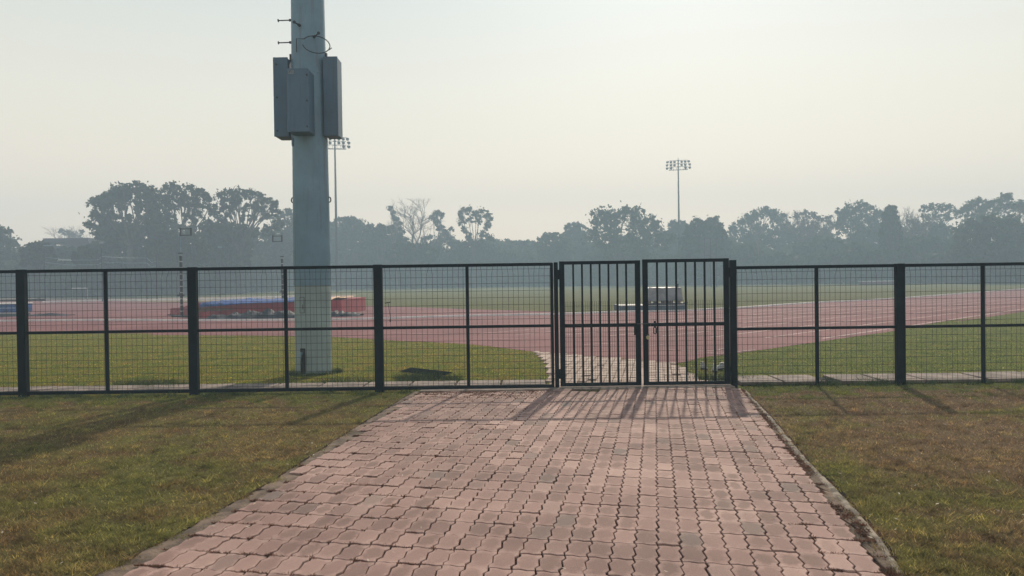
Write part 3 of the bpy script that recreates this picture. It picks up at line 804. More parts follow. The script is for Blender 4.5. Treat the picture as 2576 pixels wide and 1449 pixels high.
def cover(u, v):
    x = -14.6 + 5.2*u; fy = float(np.interp(x, [p.x for p in front], [p.y for p in front])) - .03
    f = mnoise.noise(Vector((x*1.6, v*6, 1)))*.07 + mnoise.noise(Vector((x*5, v*16, 4)))*.035
    droop = max(0, .5-u)*.30
    if v < .06: return (x, fy - .03 + .05*mnoise.noise(Vector((x*6, 0, 2))), mat_top(W0/2 + x/fy*F0) - droop*(1-v/.06) - .02 + .02*f)
    return (x, fy + 6.0*(v-.06), mat_top(W0/2 + x/fy*F0) + .03 + .05*v + f*min(1, (v-.06)*8))
quadgrid(cover, 60, 40).build('top_cover', M_BLUE, mat, True)
quadgrid(lambda u, v: (-9.3+1.0*u, 36.6+3*v, .80+.05*math.sin(u*9)+.04*mnoise.noise(Vector((u*5, v*5, 2)))), 14, 14).build('orange_cloth', M_ORANGE, mat, True)
m = MB()
m.box(0, 2.2, -.03, .01, .0, .035, Matrix.Rotation(math.atan2(B.y-A.y, B.x-A.x), 3, 'Z'), (A.x-.05, A.y-.12, .02)); m.build('front_hem', M_TARP, mat)
# brown side flap left part
quadgrid(lambda u, v: (B.x-1.1+1.8*u, B.y-.16+abs(u-.6)*.5, .30+.10*u+.26*v*(1-.8*u)), 16, 4).build('side_net', simple('brown_mesh', (.11,.055,.04), .8, .3, 8), mat, True)
tp = thing('tarpaulin', 'crumpled black plastic tarpaulin lying along the front of the red landing mat', 'tarpaulin', (-11, 34, 0))
def tarp(x0, x1, y0, dy, hmax, seed, slope=0):
    def f(u, v):
        x = x0+(x1-x0)*u; env = math.sin(PI*min(1, max(0, v)))**.6*math.sin(PI*min(.98, max(.02, u)))**.35
        a_ = abs(mnoise.noise(Vector((x*1.1+seed, v*1.5, 0)))) ; b2 = abs(mnoise.noise(Vector((x*3.5+seed, v*4, 2))))
        y = y0 + dy*v + slope*(x-x0) + .12*mnoise.noise(Vector((x*2, v*2+seed, 7)))
        return (x, y, .014 + env*hmax*(.35+.8*a_+.5*b2))
    return quadgrid(f, 70, 14)
t1 = tarp(-13.4, -9.3, 32.8, 1.5, .50, 3, .25); t2 = tarp(-9.4, -7.0, 34.1, 1.0, .36, 8, .20)
k = len(t1.v); t1.v += t2.v; t1.f += [[i+k for i in q] for q in t2.f]
t1.build('crumpled_sheet', M_TARP, tp, True)
def m_striped():
    m, nt, b = newmat('measuring_stripes'); p = pos(nt); sx = N(nt, 'ShaderNodeSeparateXYZ'); nt.links.new(p, sx.inputs[0])
    mu = N(nt, 'ShaderNodeMath', operation='MULTIPLY'); mu.inputs[1].default_value = 3.3; nt.links.new(sx.outputs['Z'], mu.inputs[0])
    fr = N(nt, 'ShaderNodeMath', operation='FRACT'); nt.links.new(mu.outputs[0], fr.inputs[0])
    nt.links.new(ramp(nt, fr.outputs[0], [(.80, (.01,.012,.015)), (.84, (.3,.3,.3))]), b.inputs['Base Color']); return m
M_STRIPE = m_striped()
def standard(px, depth, mirror, label, baseh=0):
    q = D(px, 790, depth); x, y = q.x, depth
    o = thing('vault_standard', label, 'vault standard', (x, y, 0), 'pair of pole vault standards')
    s_ = -1 if mirror else 1
    MB().box(x-.05, x+.05, y-.05, y+.05, .01, 3.0).build('upright', M_STRIPE, o)
    MB().box(x-.09, x+.09, y-.09, y+.09, 3.08, 3.13).build('cap', M_STEELD, o)
    MB().tube([(x, y, 3.0), (x, y, 4.0)], .014, 8).build('extension_pole', M_GALV, o)
    x2 = x + s_*.52
    m = MB(); m.tube([(x2, y+.05, .3), (x2, y+.05, 4.0)], .014, 8)
    for k in range(18): m.box(x2, x2+.05, y+.03, y+.05, 1.2+.15*k, 1.22+.15*k)
    m.build('rear_pole', M_GALV, o)
    xa, xb = min(x, x2), max(x, x2); m = MB()
    m.box(xa-.03, xa+.03, y-.02, y+.07, 3.95, 4.34); m.box(xb-.03, xb+.03, y-.02, y+.07, 3.95, 4.34)
    m.box(xa+.03, xb-.03, y-.0, y+.05, 3.96, 4.0); m.box(xa+.03, xb-.03, y-.0, y+.05, 4.27, 4.31); m.build('top_frame', M_STEELD, o)
    m = MB(); m.box(x-.17, x+.13, y-.06, y+.06, 1.02, 1.09); m.box(x-.10, x-.06, y-.03, y+.03, 1.09, 1.2); m.build('bar_carrier', M_STEELD, o)
    m = MB(); m.box(x-.35, x+.75*s_ if s_ > 0 else x+.35, y-.35, y+.35, .01, .07); m.build('base', M_STEELD, o)
standard(457.5, 36.9, False, 'left pole vault standard with striped upright in front of the red mat')
standard(712, 43.6, True, 'right pole vault standard with striped upright behind the red mat')

hj = thing('high_jump_mat', 'blue foam landing mat with white top band at the left edge of the track', 'landing mat', (-29, 41, 0))
MB().bevbox(-33, -26.3, 40, 41.4, .22, .66, .03).build('mat_body', M_BLUE, hj)
MB().bevbox(-33.02, -26.28, 39.98, 41.42, .66, .71, .01).build('top_band', M_WHITE, hj)
MB().bevbox(-33, -26.32, 39.97, 40.1, .44, .47, .004).build('seam', simple('seam_pale', (.3,.38,.5), .6, .2, 4), hj)
MB().bevbox(-33, -26.35, 40.0, 41.3, .15, .22, .005).build('lower_band', simple('grey_band', (.42,.38,.40), .7, .15, 2), hj)
MB().bevbox(-33, -26.4, 40.08, 41.3, .01, .15, .005).build('pallet', M_DBLUE, hj)
m = MB(); m.box(-33, -25.1, 40.5, 40.62, .80, .90); 
for x in (-32, -28.5, -26.5): m.box(x-.03, x+.03, 40.52, 40.6, .70, .80)
m.build('cover_rail', M_STEELD, hj)
t = tarp(-26.4, -23.6, 40.0, .8, .16, 21); o = t.build('tarpaulin', M_TARP, None, True); tag(o, 'flat dark tarpaulin tail lying right of the blue mat at left edge', 'tarpaulin')

# covered equipment by the kerb, seen through the right gate leaf
eq = thing('equipment_platform', 'low dark blue platform with white edge standing on the grass behind the gate', 'platform', (6.6, 35.6, 0))
a_, b_ = D(1558, 780, 35.8).x, D(1722, 780, 35.8).x
MB().bevbox(a_, b_, 35.7, 37.6, .01, .29, .02).build('platform_body', M_DBLUE, eq)
MB().box(a_+.02, b_-.02, 35.685, 35.70, .27, .295).build('top_trim', M_WHITE, eq)
MB().box(a_, b_, 35.66, 35.70, .012, .035).build('bottom_trim', M_WHITE, eq)
m = MB(); m.box(a_+1.35, b_+.12, 35.9, 37.4, .292, .36); m.box(b_-.02, b_+.2, 35.95, 36.0, .35, .40); m.build('upper_board', M_STEELD, eq)
cv = thing('covered_equipment', 'pile of equipment under a grey plastic sheet on the dark platform', 'covered pile', (6.8, 36.6, .36))
xa, xb = D(1629, 740, 36.2).x, D(1719, 740, 36.2).x
for i in range(5):
    x = xa + .12 + (xb-xa-.3)*i/4; MB().bevbox(x-.05, x+.07, 36.3, 37.0, .362, .56, .01).build('crate_leg', simple('tan_wood', (.22,.12,.08), .8, .2), cv)
MB().bevbox(xa+.08, xb-.12, 36.25, 37.1, .50, .98, .03).build('stack', simple('pinkish_foam', (.20,.15,.14), .8, .2, 4), cv)
def sh(u, v):
    an = u*PI*2; cx, cy = (xa+xb)/2, 36.68; hx, hy = (xb-xa)/2, .52
    r_ = 1/max(abs(math.cos(an)), abs(math.sin(an)))**.9
    k = .93 + .07*(1-v) + .03*mnoise.noise(Vector((math.cos(an)*4, math.sin(an)*4, v*3)))*(1-v)
    return (cx + math.cos(an)*hx*r_*k, cy + math.sin(an)*hy*r_*k, .47 + .63*v + .05*mnoise.noise(Vector((u*20, v*3, 0))))
g_ = quadgrid(sh, 72, 8)
tb = 8*73
g_.v.append(((xa+xb)/2, 36.68, 1.13))
for i in range(72): g_.f.append([tb+i, tb+i+1, len(g_.v)-1])
g_.build('plastic_sheet', simple('grey_plastic', (.17,.175,.19), .35, .25, 2.5, .35, 7), cv, True)
MB().tube([(xb-.2, 36.5, 1.05), (xb-.19, 36.5, 1.28)], [.03, .045], 8).build('peg', M_STEELD, cv)
xx = D(2215, 712, 112)
st = thing('low_stand', 'low brownish barrier far across the field on the right', 'barrier', (xx.x, 112, 0))
MB().bevbox(xx.x-2.7, xx.x+2.7, 112, 113, .05, .55, .03).build('barrier_panel', simple('brown_far', (.14,.06,.07), .8, .2), st)
MB().box(xx.x-2.8, xx.x+2.8, 111.9, 113.1, .56, .62).build('barrier_top', M_WHITE, st)

# throwing cage at left, posts and net
def vposts(px, ytop, ybase=None, depth=None):
    d = depth; q = D(px, ytop, d); return q.x, q.z
cage = thing('throwing_cage', 'tall thin posted net cage for throwing far behind the left fence', 'cage', (D(250, 700, 76).x, 76, 0))
cps = [(111, 624, 76), (243, 634, 80), (255, 623, 74), (369, 628, 80), (393, 640, 76)]
tops = []
for px, yt, d in cps:
    x, z = vposts(px, yt, depth=d); tops.append((x, d, z))
    MB().tube([(x, d, 0), (x, d, z)], [.06, .045], 8).build('cage_post', M_STEELD, cage)
m = MB()
for a_, b_ in zip(tops, tops[1:]):
    for f in (.62, .72): m.tube([(a_[0], a_[1], a_[2]*f+.6), ((a_[0]+b_[0])/2, (a_[1]+b_[1])/2, min(a_[2], b_[2])*f+.55), (b_[0], b_[1], b_[2]*f+.6)], .022, 5)
m.build('cable', M_GALV, cage)
m = MB()
for a_, b_ in zip(tops, tops[1:]):
    for i in range(10):
        t_ = i/10; x = a_[0]+(b_[0]-a_[0])*t_; y = a_[1]+(b_[1]-a_[1])*t_; m.tube([(x, y, .05), (x, y, 3.9)], .004, 4, False)
    for j in range(8): m.tube([(a_[0], a_[1], .3+.45*j), (b_[0], b_[1], .3+.45*j)], .004, 4, False)
m.build('net', M_STEELD, cage)
def lamp(px, yt, d, label, head=.8):
    x, z = vposts(px, yt, depth=d); o = thing('lamp_post', label, 'lamp post', (x, d, 0), 'thin lamp posts in front of the left trees')
    MB().tube([(x, d, 0), (x, d, z)], [.07, .04], 8).build('pole', M_STEELD, o)
    MB().bevbox(x-.1, x+head, d-.12, d+.12, z, z+.12, .02).build('lamp_head', M_GALV, o)
lamp(166/1.4907, 619, 92, 'thin lamp post with pale head near the flat roofed building', .9)
lamp(66, 627, 95, 'thin lamp post near the left frame edge before dark trees', .9)
lamp(551, 623, 90, 'thin lamp post before the big spreading tree at left', .3)
wb = thing('white_canopy', 'small white flat canopy roof in front of the left hedge', 'canopy', (D(120, 655, 96).x, 96, 0))
p0, p1 = D(91, 652, 96), D(155, 656, 96)
MB().bevbox(p0.x, p1.x, 96, 98.5, p0.z-.2, p0.z, .03).build('roof', M_WHITE, wb)
for x in (p0.x+.1, p1.x-.2): MB().box(x, x+.08, 96.2, 96.3, 0, p0.z-.2).build('leg', M_STEELD, wb)
bn = thing('white_barrier', 'thin white rail barrier on the far grass at left', 'barrier', (D(200, 748, 88).x, 88, 0))
p0, p1 = D(180, 748, 88), D(220, 748, 88)
MB().box(p0.x, p1.x, 88, 88.06, p0.z+1.0, p0.z+1.1).build('rail', M_WHITE, bn)
for x in (p0.x, p1.x-.05): MB().box(x, x+.05, 88, 88.05, 0, p0.z+1.0).build('leg', M_WHITE, bn)
# H pole
hp = thing('twin_utility_pole', 'twin pole frame with crossbars before the right trees', 'utility pole', (D(1780, 700, 118).x, 118, 0))
xs_ = [D(1773, 650, 118).x, D(1788, 650, 118).x]; zt = D(1780, 598, 118).z
for x in xs_: MB().tube([(x, 118, 0), (x, 118, zt)], [.10, .07], 8).build('pole', M_STEELD, hp)
m = MB(); m.box(xs_[0], xs_[1], 117.9, 118, zt-.12, zt-.02); m.box(xs_[0], xs_[1], 117.9, 118, zt-2.8, zt-2.7); m.build('crossbar', M_STEELD, hp)
x = D(1802, 650, 118).x; m = MB(); m.tube([(x, 118, 0), (x, 118, zt)], [.09, .06], 8); m.box(x-.05, x+.35, 117.95, 118.05, zt-.12, zt-.02)
tag(m.build('utility_pole', M_STEELD), 'single thin pole right of the twin pole frame', 'utility pole')

# flat roofed building at left
bd = thing('building', 'flat roofed concrete building frame rising behind the left hedge', 'building', (D(160, 610, 118).x, 118, 0))
M_BLD = simple('grey_concrete', (.07,.06,.075), .9, .15, .3)
X = lambda px: D(px, 610, 118).x
Z = lambda py: D(160, py, 118).z
MB().box(X(108), X(222), 118, 128, Z(609.5), Z(599)).build('roof_slab', M_BLD, bd)
MB().box(X(161), X(222), 118.2, 127.5, 0, Z(609.5)).build('wall', M_BLD, bd)
for p in (109, 122): MB().box(X(p), X(p)+.6, 118.3, 119, 0, Z(609.5)).build('column', M_BLD, bd)
MB().box(X(109), X(161), 118.4, 127, 0, Z(617)).build('lower_wall', M_BLD, bd)
MB().box(X(86), X(107), 119, 127, Z(610), Z(608.5)).build('low_roof', M_BLD, bd)

# flat near-black patch laid just above the lawn
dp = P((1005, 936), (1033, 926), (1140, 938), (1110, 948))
struct('dark_patch', (lambda m: (setattr(m, 'v', [(p.x, p.y, .012) for p in dp]), setattr(m, 'f', [[0, 3, 2, 1]]), m)[2])(MB()), simple('dark_patch_tone', (.010,.013,.013), 1, .3, 6, 0, 60, 0, 0))

# shoes on the grass
M_SHB = simple('black_shoe', (.012,.012,.014), .5, .2, 20); M_SHW = simple('white_shoe', (.34,.34,.33), .6, .1, 20)
def shoe(px, py, yaw, label):
    p = G(px, py); o = thing('shoe', label, 'shoe', (p.x, p.y, .01), 'shoes left on the grass')
    rz = Matrix.Rotation(yaw, 4, 'Z'); T = Matrix.Translation((p.x, p.y, .012)) @ rz
    def loft(prof, nm, m, par):   # prof: list of (z, [half widths scale], len scale)
        mb = MB(); n = 20
        for z, sw_, sl, off in prof:
            for i in range(n):
                an = 2*PI*i/n; yy = math.sin(an)*.12*sl + off*.85; xx = math.cos(an)*(.040*sw_)*(1 - .18*math.sin(an+PI)*1)
                mb.v.append((T @ Vector((xx, yy, z)))[:])
        for k in range(len(prof)-1):
            for i in range(n): a_ = k*n+i; c_ = k*n+(i+1) % n; mb.f.append([a_, c_, c_+n, a_+n])
        mb.f.append([(len(prof)-1)*n+i for i in range(n)]); mb.f.append([n-1-i for i in range(n)])
        return mb.build(nm, m, par, True)
    loft([(0, 1, 1, 0), (.022, 1.04, 1.02, 0)], 'sole', M_SHB, o)
    loft([(.022, 1.0, .98, 0), (.045, .98, .93, .005), (.065, .85, .75, .03), (.085, .7, .5, .065), (.10, .62, .42, .075)], 'upper', M_SHW, o)
    loft([(.100, .66, .44, .075), (.112, .68, .46, .075), (.112, .5, .34, .075)], 'collar', M_SHB, o)
shoe(1771, 930, R(8), 'black and white shoe standing farther left on the grass behind the gate')
shoe(1799, 936, R(-10), 'white toed black shoe beside the right gate stile on the grass')
shoe(1811, 931, R(-50), 'black and white shoe turned sideways nearest the right gate post')

# ------------------------------------------------------------------ grass stuff
def in_poly_np(X_, Y_, poly):
    c = np.zeros(len(X_), bool); j = len(poly)-1
    for i in range(len(poly)):
        a, b_ = poly[i], poly[j]
        if a.y != b_.y:
            t = ((a.y > Y_) != (b_.y > Y_)) & (X_ < (b_.x-a.x)*(Y_-a.y)/(b_.y-a.y)+a.x); c ^= t
        j = i
    return c
def blades(name, n, xr, yr, hmin, hmax, wdt, keep, clump=0, mat=M_BLADE, lean=1.0):
    # denser near the camera
    u = rng.random(n); y = yr[0]*(yr[1]/yr[0])**u if yr[0] > 0 else yr[0]+(yr[1]-yr[0])*u
    x = (rng.random(n)*2-1)*(y*.74+.3)
    k = keep(x, y); x, y = x[k], y[k]; n = len(x)
    if clump:
        fx = np.sin(x*7.1+np.sin(y*5.3)*2)*np.sin(y*6.7+np.sin(x*4.1)*2)
        k = rng.random(n) < (.45+.55*fx*.5+.25); x, y = x[k], y[k]; n = len(x)
    cl = np.sin(x*23+np.sin(y*17)*2)*np.sin(y*19+np.sin(x*13)*2); h = hmin + (hmax-hmin)*rng.random(n)**2*(.6+.6*cl.clip(-.6, 1)); an = rng.random(n)*2*np.pi; la = rng.random(n)*2*np.pi; ll = h*(.4+1.1*rng.random(n))*lean
    wv = wdt*(.6+.8*rng.random(n))
    dx, dy = np.cos(an)*wv, np.sin(an)*wv
    V = np.zeros((n, 3, 3)); V[:, 0] = np.stack([x-dx, y-dy, np.zeros(n)], 1); V[:, 1] = np.stack([x+dx, y+dy, np.zeros(n)], 1)
    V[:, 2] = np.stack([x+np.cos(la)*ll, y+np.sin(la)*ll, h], 1)
    o = npmesh(name, V.reshape(-1, 3), np.arange(3*n).reshape(-1, 3), mat); o['kind'] = 'stuff'
    ta = o.data.attributes.new('tint', 'FLOAT', 'FACE'); ta.data.foreach_set('value', (rng.random(n)**1.15).astype(np.float32)); return o
path_all = Lout + Rout[::-1]
def keep_near(x, y):
    jx = .045*np.sin(x*9+y*13) + .03*np.sin(y*31+x*5); inn = in_poly_np(x, y, path_all) & in_poly_np(x+jx, y, path_all) & in_poly_np(x+jx+np.where(x < 0, -.05, .05), y, path_all)
    return ~inn & (y < 10.86+ (x > 3)*.05)
blades('grass', 420000, None, (3.5, 11.0), .012, .044, .0026, keep_near, 1)
out_poly = [V2(-40, 11.65)] + [p for p in outer if -40 < p.x < 40] + [V2(40, 11.8)]
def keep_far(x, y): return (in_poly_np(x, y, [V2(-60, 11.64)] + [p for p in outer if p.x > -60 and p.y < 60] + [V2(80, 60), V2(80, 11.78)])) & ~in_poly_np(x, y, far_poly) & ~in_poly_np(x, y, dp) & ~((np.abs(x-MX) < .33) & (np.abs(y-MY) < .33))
blades('lawn_grass', 220000, None, (11.6, 26), .012, .04, .005, keep_far, 1)
# tall tufts: around mast foot, along slabs, under the fence
def tufts(name, spots, hm, wdt, m, lean=.9, zb=0.0):
    xs, ys, hh = [], [], []
    for (x, y, r_, n, h) in spots:
        a = rng.random(n)*2*np.pi; rr = r_*np.sqrt(rng.random(n)); xs.append(x+np.cos(a)*rr); ys.append(y+np.sin(a)*rr*.6); hh.append(h*(.4+.6*rng.random(n)))
    x = np.concatenate(xs); y = np.concatenate(ys); h = np.concatenate(hh); n = len(x)
    an = rng.random(n)*2*np.pi; la = rng.random(n)*2*np.pi; ll = h*(.3+.9*rng.random(n))*lean; dx, dy = np.cos(an)*wdt, np.sin(an)*wdt
    V = np.zeros((n, 3, 3)); V[:, 0] = np.stack([x-dx, y-dy, np.zeros(n)], 1); V[:, 1] = np.stack([x+dx, y+dy, np.zeros(n)], 1); V[:, 2] = np.stack([x+np.cos(la)*ll, y+np.sin(la)*ll, h], 1); V[:, :, 2] += zb
    o = npmesh(name, V.reshape(-1, 3), np.arange(3*n).reshape(-1, 3), m); o['kind'] = 'stuff'; return o
def near_tufts():
    r = np.random.default_rng(5); n = 5200; y = 3.5*(10.7/3.5)**r.random(n); x = (r.random(n)*2-1)*(y*.72+.2)
    k = keep_near(x, y); x, y = x[k], y[k]; m_ = 26; n = len(x)
    h = .018+.030*r.random(n)**1.5; rad_ = .012+.03*r.random(n)
    X2 = np.repeat(x, m_)+r.normal(0, 1, n*m_)*np.repeat(rad_, m_); Y2 = np.repeat(y, m_)+r.normal(0, 1, n*m_)*np.repeat(rad_, m_)*.8; H2 = np.repeat(h, m_)*(.5+r.random(n*m_))
    an = r.random(n*m_)*2*np.pi; la = r.random(n*m_)*2*np.pi; ll = H2*(.4+1.2*r.random(n*m_)); wv = .0022*(.7+r.random(n*m_)); dx, dy = np.cos(an)*wv, np.sin(an)*wv; z0 = np.zeros(n*m_)
    V = np.stack([np.stack([X2-dx, Y2-dy, z0], 1), np.stack([X2+dx, Y2+dy, z0], 1), np.stack([X2+np.cos(la)*ll, Y2+np.sin(la)*ll, H2], 1)], 1)
    o = npmesh('grass_tufts', V.reshape(-1, 3), np.arange(3*n*m_).reshape(-1, 3), M_BLADE); o['kind'] = 'stuff'
    ta = o.data.attributes.new('tint', 'FLOAT', 'FACE'); tv = np.repeat(r.random(n)*.7, m_)+.3*r.random(n*m_); ta.data.foreach_set('value', tv.astype(np.float32))
near_tufts()
M_WEED = m_leaf('weed_green', (.035,.06,.018), (.10,.14,.05), 8); M_DEAD = simple('dead_weed', (.17,.075,.042), .9, .4, 20)
sp = []
for i in range(120): x = random.uniform(-9.5, G(1040, 985).x); sp.append((x, 10.9+random.uniform(-.25, .12), .10, random.randint(8, 30), random.uniform(.04, .10)))
for i in range(90): x = random.uniform(3.3, 9); sp.append((x, 10.93+random.uniform(-.12, .08), .10, random.randint(10, 40), random.uniform(.05, .11)))
for i in range(150): x = random.uniform(-9.5, .6); sp.append((x, 11.72+random.uniform(-.08, .16), .10, random.randint(10, 30), random.uniform(.04, .09)))
for i in range(40): a_ = random.uniform(0, 2*PI); sp.append((MX+math.cos(a_)*.40, MY+math.sin(a_)*.38-.03, .10, 30, random.uniform(.06, .12)))
for (px, py, r_, n) in ((1080, 958, .55, 900), (1050, 952, .4, 500), (420, 975, .5, 600), (380, 968, .4, 300), (330, 970, .3, 200), (2080, 968, .16, 200), (1800, 955, .35, 350), (1890, 958, .18, 80), (2190, 966, .3, 200), (860, 965, .5, 400)):
    p = G(px, py); sp.append((p.x, p.y, r_, n, .14))
tufts('weeds', sp, .1, .004, M_WEED)
sp = []
_a = R(10.7); _ev = V2(math.sin(_a), math.cos(_a)); _eu = V2(math.cos(_a), -math.sin(_a))
LI2, RI2, RO2 = res(Lin, 200), res(Rin, 200), res(Rout, 200)
for i in range(700):            # dead growth sits in the joints, thicker near the left edge and by the fence
    t_ = random.random()**2.0; k = random.randrange(200)
    p = LI2[k].lerp(RI2[min(199, k)], t_*.42 if random.random() < .8 else 1-t_*.10)
    jv = round(p.dot(_ev)/.2515); iu = p.dot(_eu)
    if random.random() < .6:
        ln_ = random.uniform(.03, .16)
        for q in range(int(ln_/.012)): w_ = _ev*(jv*.2515) + _eu*(iu + q*.012); sp.append((w_.x, w_.y, .007, 5, .020))
    else:
        w_ = _ev*(jv*.2515) + _eu*(round(iu/.1305)*.1305); sp.append((w_.x, w_.y, random.uniform(.012, .035), random.randint(14, 34), .026))
for i in range(200): x = random.uniform(G(1060, 990).x, G(1380, 990).x); sp.append((x, 10.65-random.random()**2*.7, .08, 22, .03))
for i in range(520):
    k = random.randrange(200); p = RI2[k].lerp(RO2[k], random.uniform(.05, .45)); n_ = mnoise.noise(Vector((p.x*2, p.y*2, 4)))
    if n_ > -.1: sp.append((p.x+random.gauss(0, .015), p.y+random.gauss(0, .03), .03, 16, .018))
tufts('dry_weeds', sp, .03, .0034, M_DEAD, 1.4, .012)
# fallen leaves / bits
def litter():
    n = 260; mb = MB()
    for i in range(n):
        y = 4*(24/4)**random.random(); x = random.uniform(-.7, .7)*y
        if i < 200 and inside(V2(x, y), near_poly) and random.random() < .7: continue
        if inside(V2(x, y), list(outer)) : pass
        z = .03; r_ = random.uniform(.006, .018)*(1 if y < 11 else 1.3); a_ = random.uniform(0, PI); c, s_ = math.cos(a_)*r_, math.sin(a_)*r_
        k = len(mb.v); mb.v += [(x-c, y-s_, z), (x+s_*.4, y-c*.4, z+.004), (x+c, y+s_, z+.008), (x-s_*.4, y+c*.4, z+.004)]; mb.f.append([k, k+1, k+2, k+3])
    o = mb.build('fallen_leaves', simple('dry_leaf', (.42,.36,.27), .8, .3, 15)); o['kind'] = 'stuff'
litter()

# ------------------------------------------------------------------ trees
def leaf_quads(centers, radii, counts, size, flat=.75, seed=0, shell=.35):
    r = np.random.default_rng(seed); P_ = []
    for c, rd, n in zip(centers, radii, counts):
        d = r.normal(size=(n, 3)); d /= np.linalg.norm(d, axis=1)[:, None]+1e-9
        rad_ = np.abs(r.normal(.68, .32, n)) * (1+.18*np.sin(d[:, 0]*5+c[0])*np.cos(d[:, 2]*6+c[2]))
        P_.append(np.array(c) + d*rad_[:, None]*np.array([rd, rd*.9, rd*flat]))
    Pn = np.concatenate(P_); n = len(Pn)
    nrm = r.normal(size=(n, 3)); nrm /= np.linalg.norm(nrm, axis=1)[:, None]
    t = np.cross(nrm, r.normal(size=(n, 3))); t /= np.linalg.norm(t, axis=1)[:, None]+1e-9; b_ = np.cross(nrm, t)
    s_ = size*(.5+.9*r.random(n))[:, None]
    V = np.stack([Pn-t*s_, Pn-b_*s_*.6, Pn+t*s_, Pn+b_*s_*.6], 1)
    V[..., 2] = np.maximum(V[..., 2], .02)
    return V.reshape(-1, 3), np.arange(4*n).reshape(-1, 4)
def limb(mb, a, b_, r0, r1, bend=.12, n=5, sides=6):
    a, b_ = Vector(a), Vector(b_); L = (b_-a).length
    off = Vector((random.uniform(-1, 1), random.uniform(-1, 1), random.uniform(-.2, .6)))*L*bend
    pts = [a.lerp(b_, t) + off*math.sin(PI*t)*.8 + Vector((random.gauss(0, .01), random.gauss(0, .01), 0))*L for t in np.linspace(0, 1, n)]
    pts[0] = a; pts[-1] = b_
    mb.tube(pts, [r0+(r1-r0)*t for t in np.linspace(0, 1, n)], sides, True); return pts
def twigs(mb, p, d, L, r, lvl, spread=.5):
    d = d.normalized(); e = p + d*L; mid = p.lerp(e, .5) + Vector((random.gauss(0, .06), random.gauss(0, .06), .03))*L
    mb.tube([p, mid, e], [r, r*.8, r*.55], 4 if lvl < 3 else 6, False)
    if lvl == 0: return
    for i in range(3 if lvl > 1 else 4):
        a = Vector((random.gauss(0, spread), random.gauss(0, spread), random.gauss(.12, spread*.6)))
        st = e if i < 2 else mid
        twigs(mb, st, (d + a), L*random.uniform(.58, .8), r*.58, lvl-1, spread)
def broadleaf(px, depth, blobs, label, leaf=0, size=.42, dens=1.0, name='broadleaf_tree', trunk_r=.35, fork=None, base_px=None, shell=.35, cat='tree', twiggy=False):
    """blobs: (px, py, radius px) surveyed on the crown; given real size at the tree's distance"""
    depth = depth*random.Random(int(px)*3+len(blobs)).uniform(.93, 1.17)
    bx = D(base_px if base_px else px, 720, depth).x
    t = thing(name, label, cat, (bx, depth, 0), 'trees beyond the field')
    cs, rs_, ct = [], [], []
    rb = random.Random(int(px)*7+len(blobs)); ext = list(blobs)
    for b in blobs:
        for k in range(6):
            a_ = rb.uniform(0, 2*PI); q_ = b[2]*rb.uniform(.6, 1.35); ext.append((b[0]+math.cos(a_)*q_, b[1]+math.sin(a_)*q_*.75+ (b[2]*.30), b[2]*rb.uniform(.18, .5)))
    nb = len(blobs)
    for b in ext:
        q = D(b[0], b[1], depth); rr = b[2]/F0*depth; dy = random.uniform(-1, 1)*rr*.5
        cs.append((q.x, depth+dy, max(q.z, rr*.5))); rs_.append(rr); ct.append(int(50*dens*(rr/size*.42)**2)+16)
    V, Fq = leaf_quads(cs, rs_, ct, size*.70, .85, int(px), shell)
    npmesh('crown', V, Fq, M_LEAF[leaf], t)
    zmin = min(c[2] for c in cs); zmax = max(c[2] for c in cs)
    f = fork if fork else max(1.5, zmin*.55)
    mb = MB(); F_ = Vector((bx, depth, f)); limb(mb, (bx, depth, 0), F_, trunk_r, trunk_r*.75, .03)
    for c, rr in list(zip(cs, rs_))[:nb]:
        e = Vector(c) + Vector((0, 0, -rr*.2)); pts = limb(mb, F_ + Vector((random.gauss(0, .1), random.gauss(0, .1), 0)), e, trunk_r*.36, trunk_r*.08, .10)
        for k in range(4 if not twiggy else 7):
            d = Vector((random.gauss(0, 1), random.gauss(0, 1), random.gauss(.3, .7))).normalized()*rr*random.uniform(.6, 1.1)
            limb(mb, pts[-2 if k % 2 else -1], Vector(c)+d, trunk_r*.14, .02, .12, 4, 4)
    mb.build('trunk', M_TRUNK, t); return t
def bare(px, depth, ytop, label, spread=.42, lean=0, r=.3, base_px=None, lvl=5, m=None, firstL=.36):
    bx = D(base_px if base_px else px, 720, depth).x; H = D(px, ytop, depth).z; tx = D(px, ytop, depth).x
    t = thing('bare_tree', label, 'tree', (bx, depth, 0), 'trees beyond the field')
    mb = MB(); d = Vector((tx-bx, 0, H)).normalized(); fk = Vector((bx, depth, 0)) + d*H*.38
    mb.tube([(bx, depth, 0), fk*.5+Vector((bx, depth, 0))*.5, fk], [r, r*.85, r*.7], 6, False)
    st = random.getstate(); random.seed(int(px))
    for k in range(3): twigs(mb, fk, d + Vector((random.gauss(0, spread*.5), random.gauss(0, spread*.5), 0)), H*.235, r*.55, lvl-1, spread)
    random.setstate(st)
    mb.v = [(v[0], v[1], min(v[2], H)) for v in mb.v]
    mb.build('trunk', m or M_BARE, t); return t

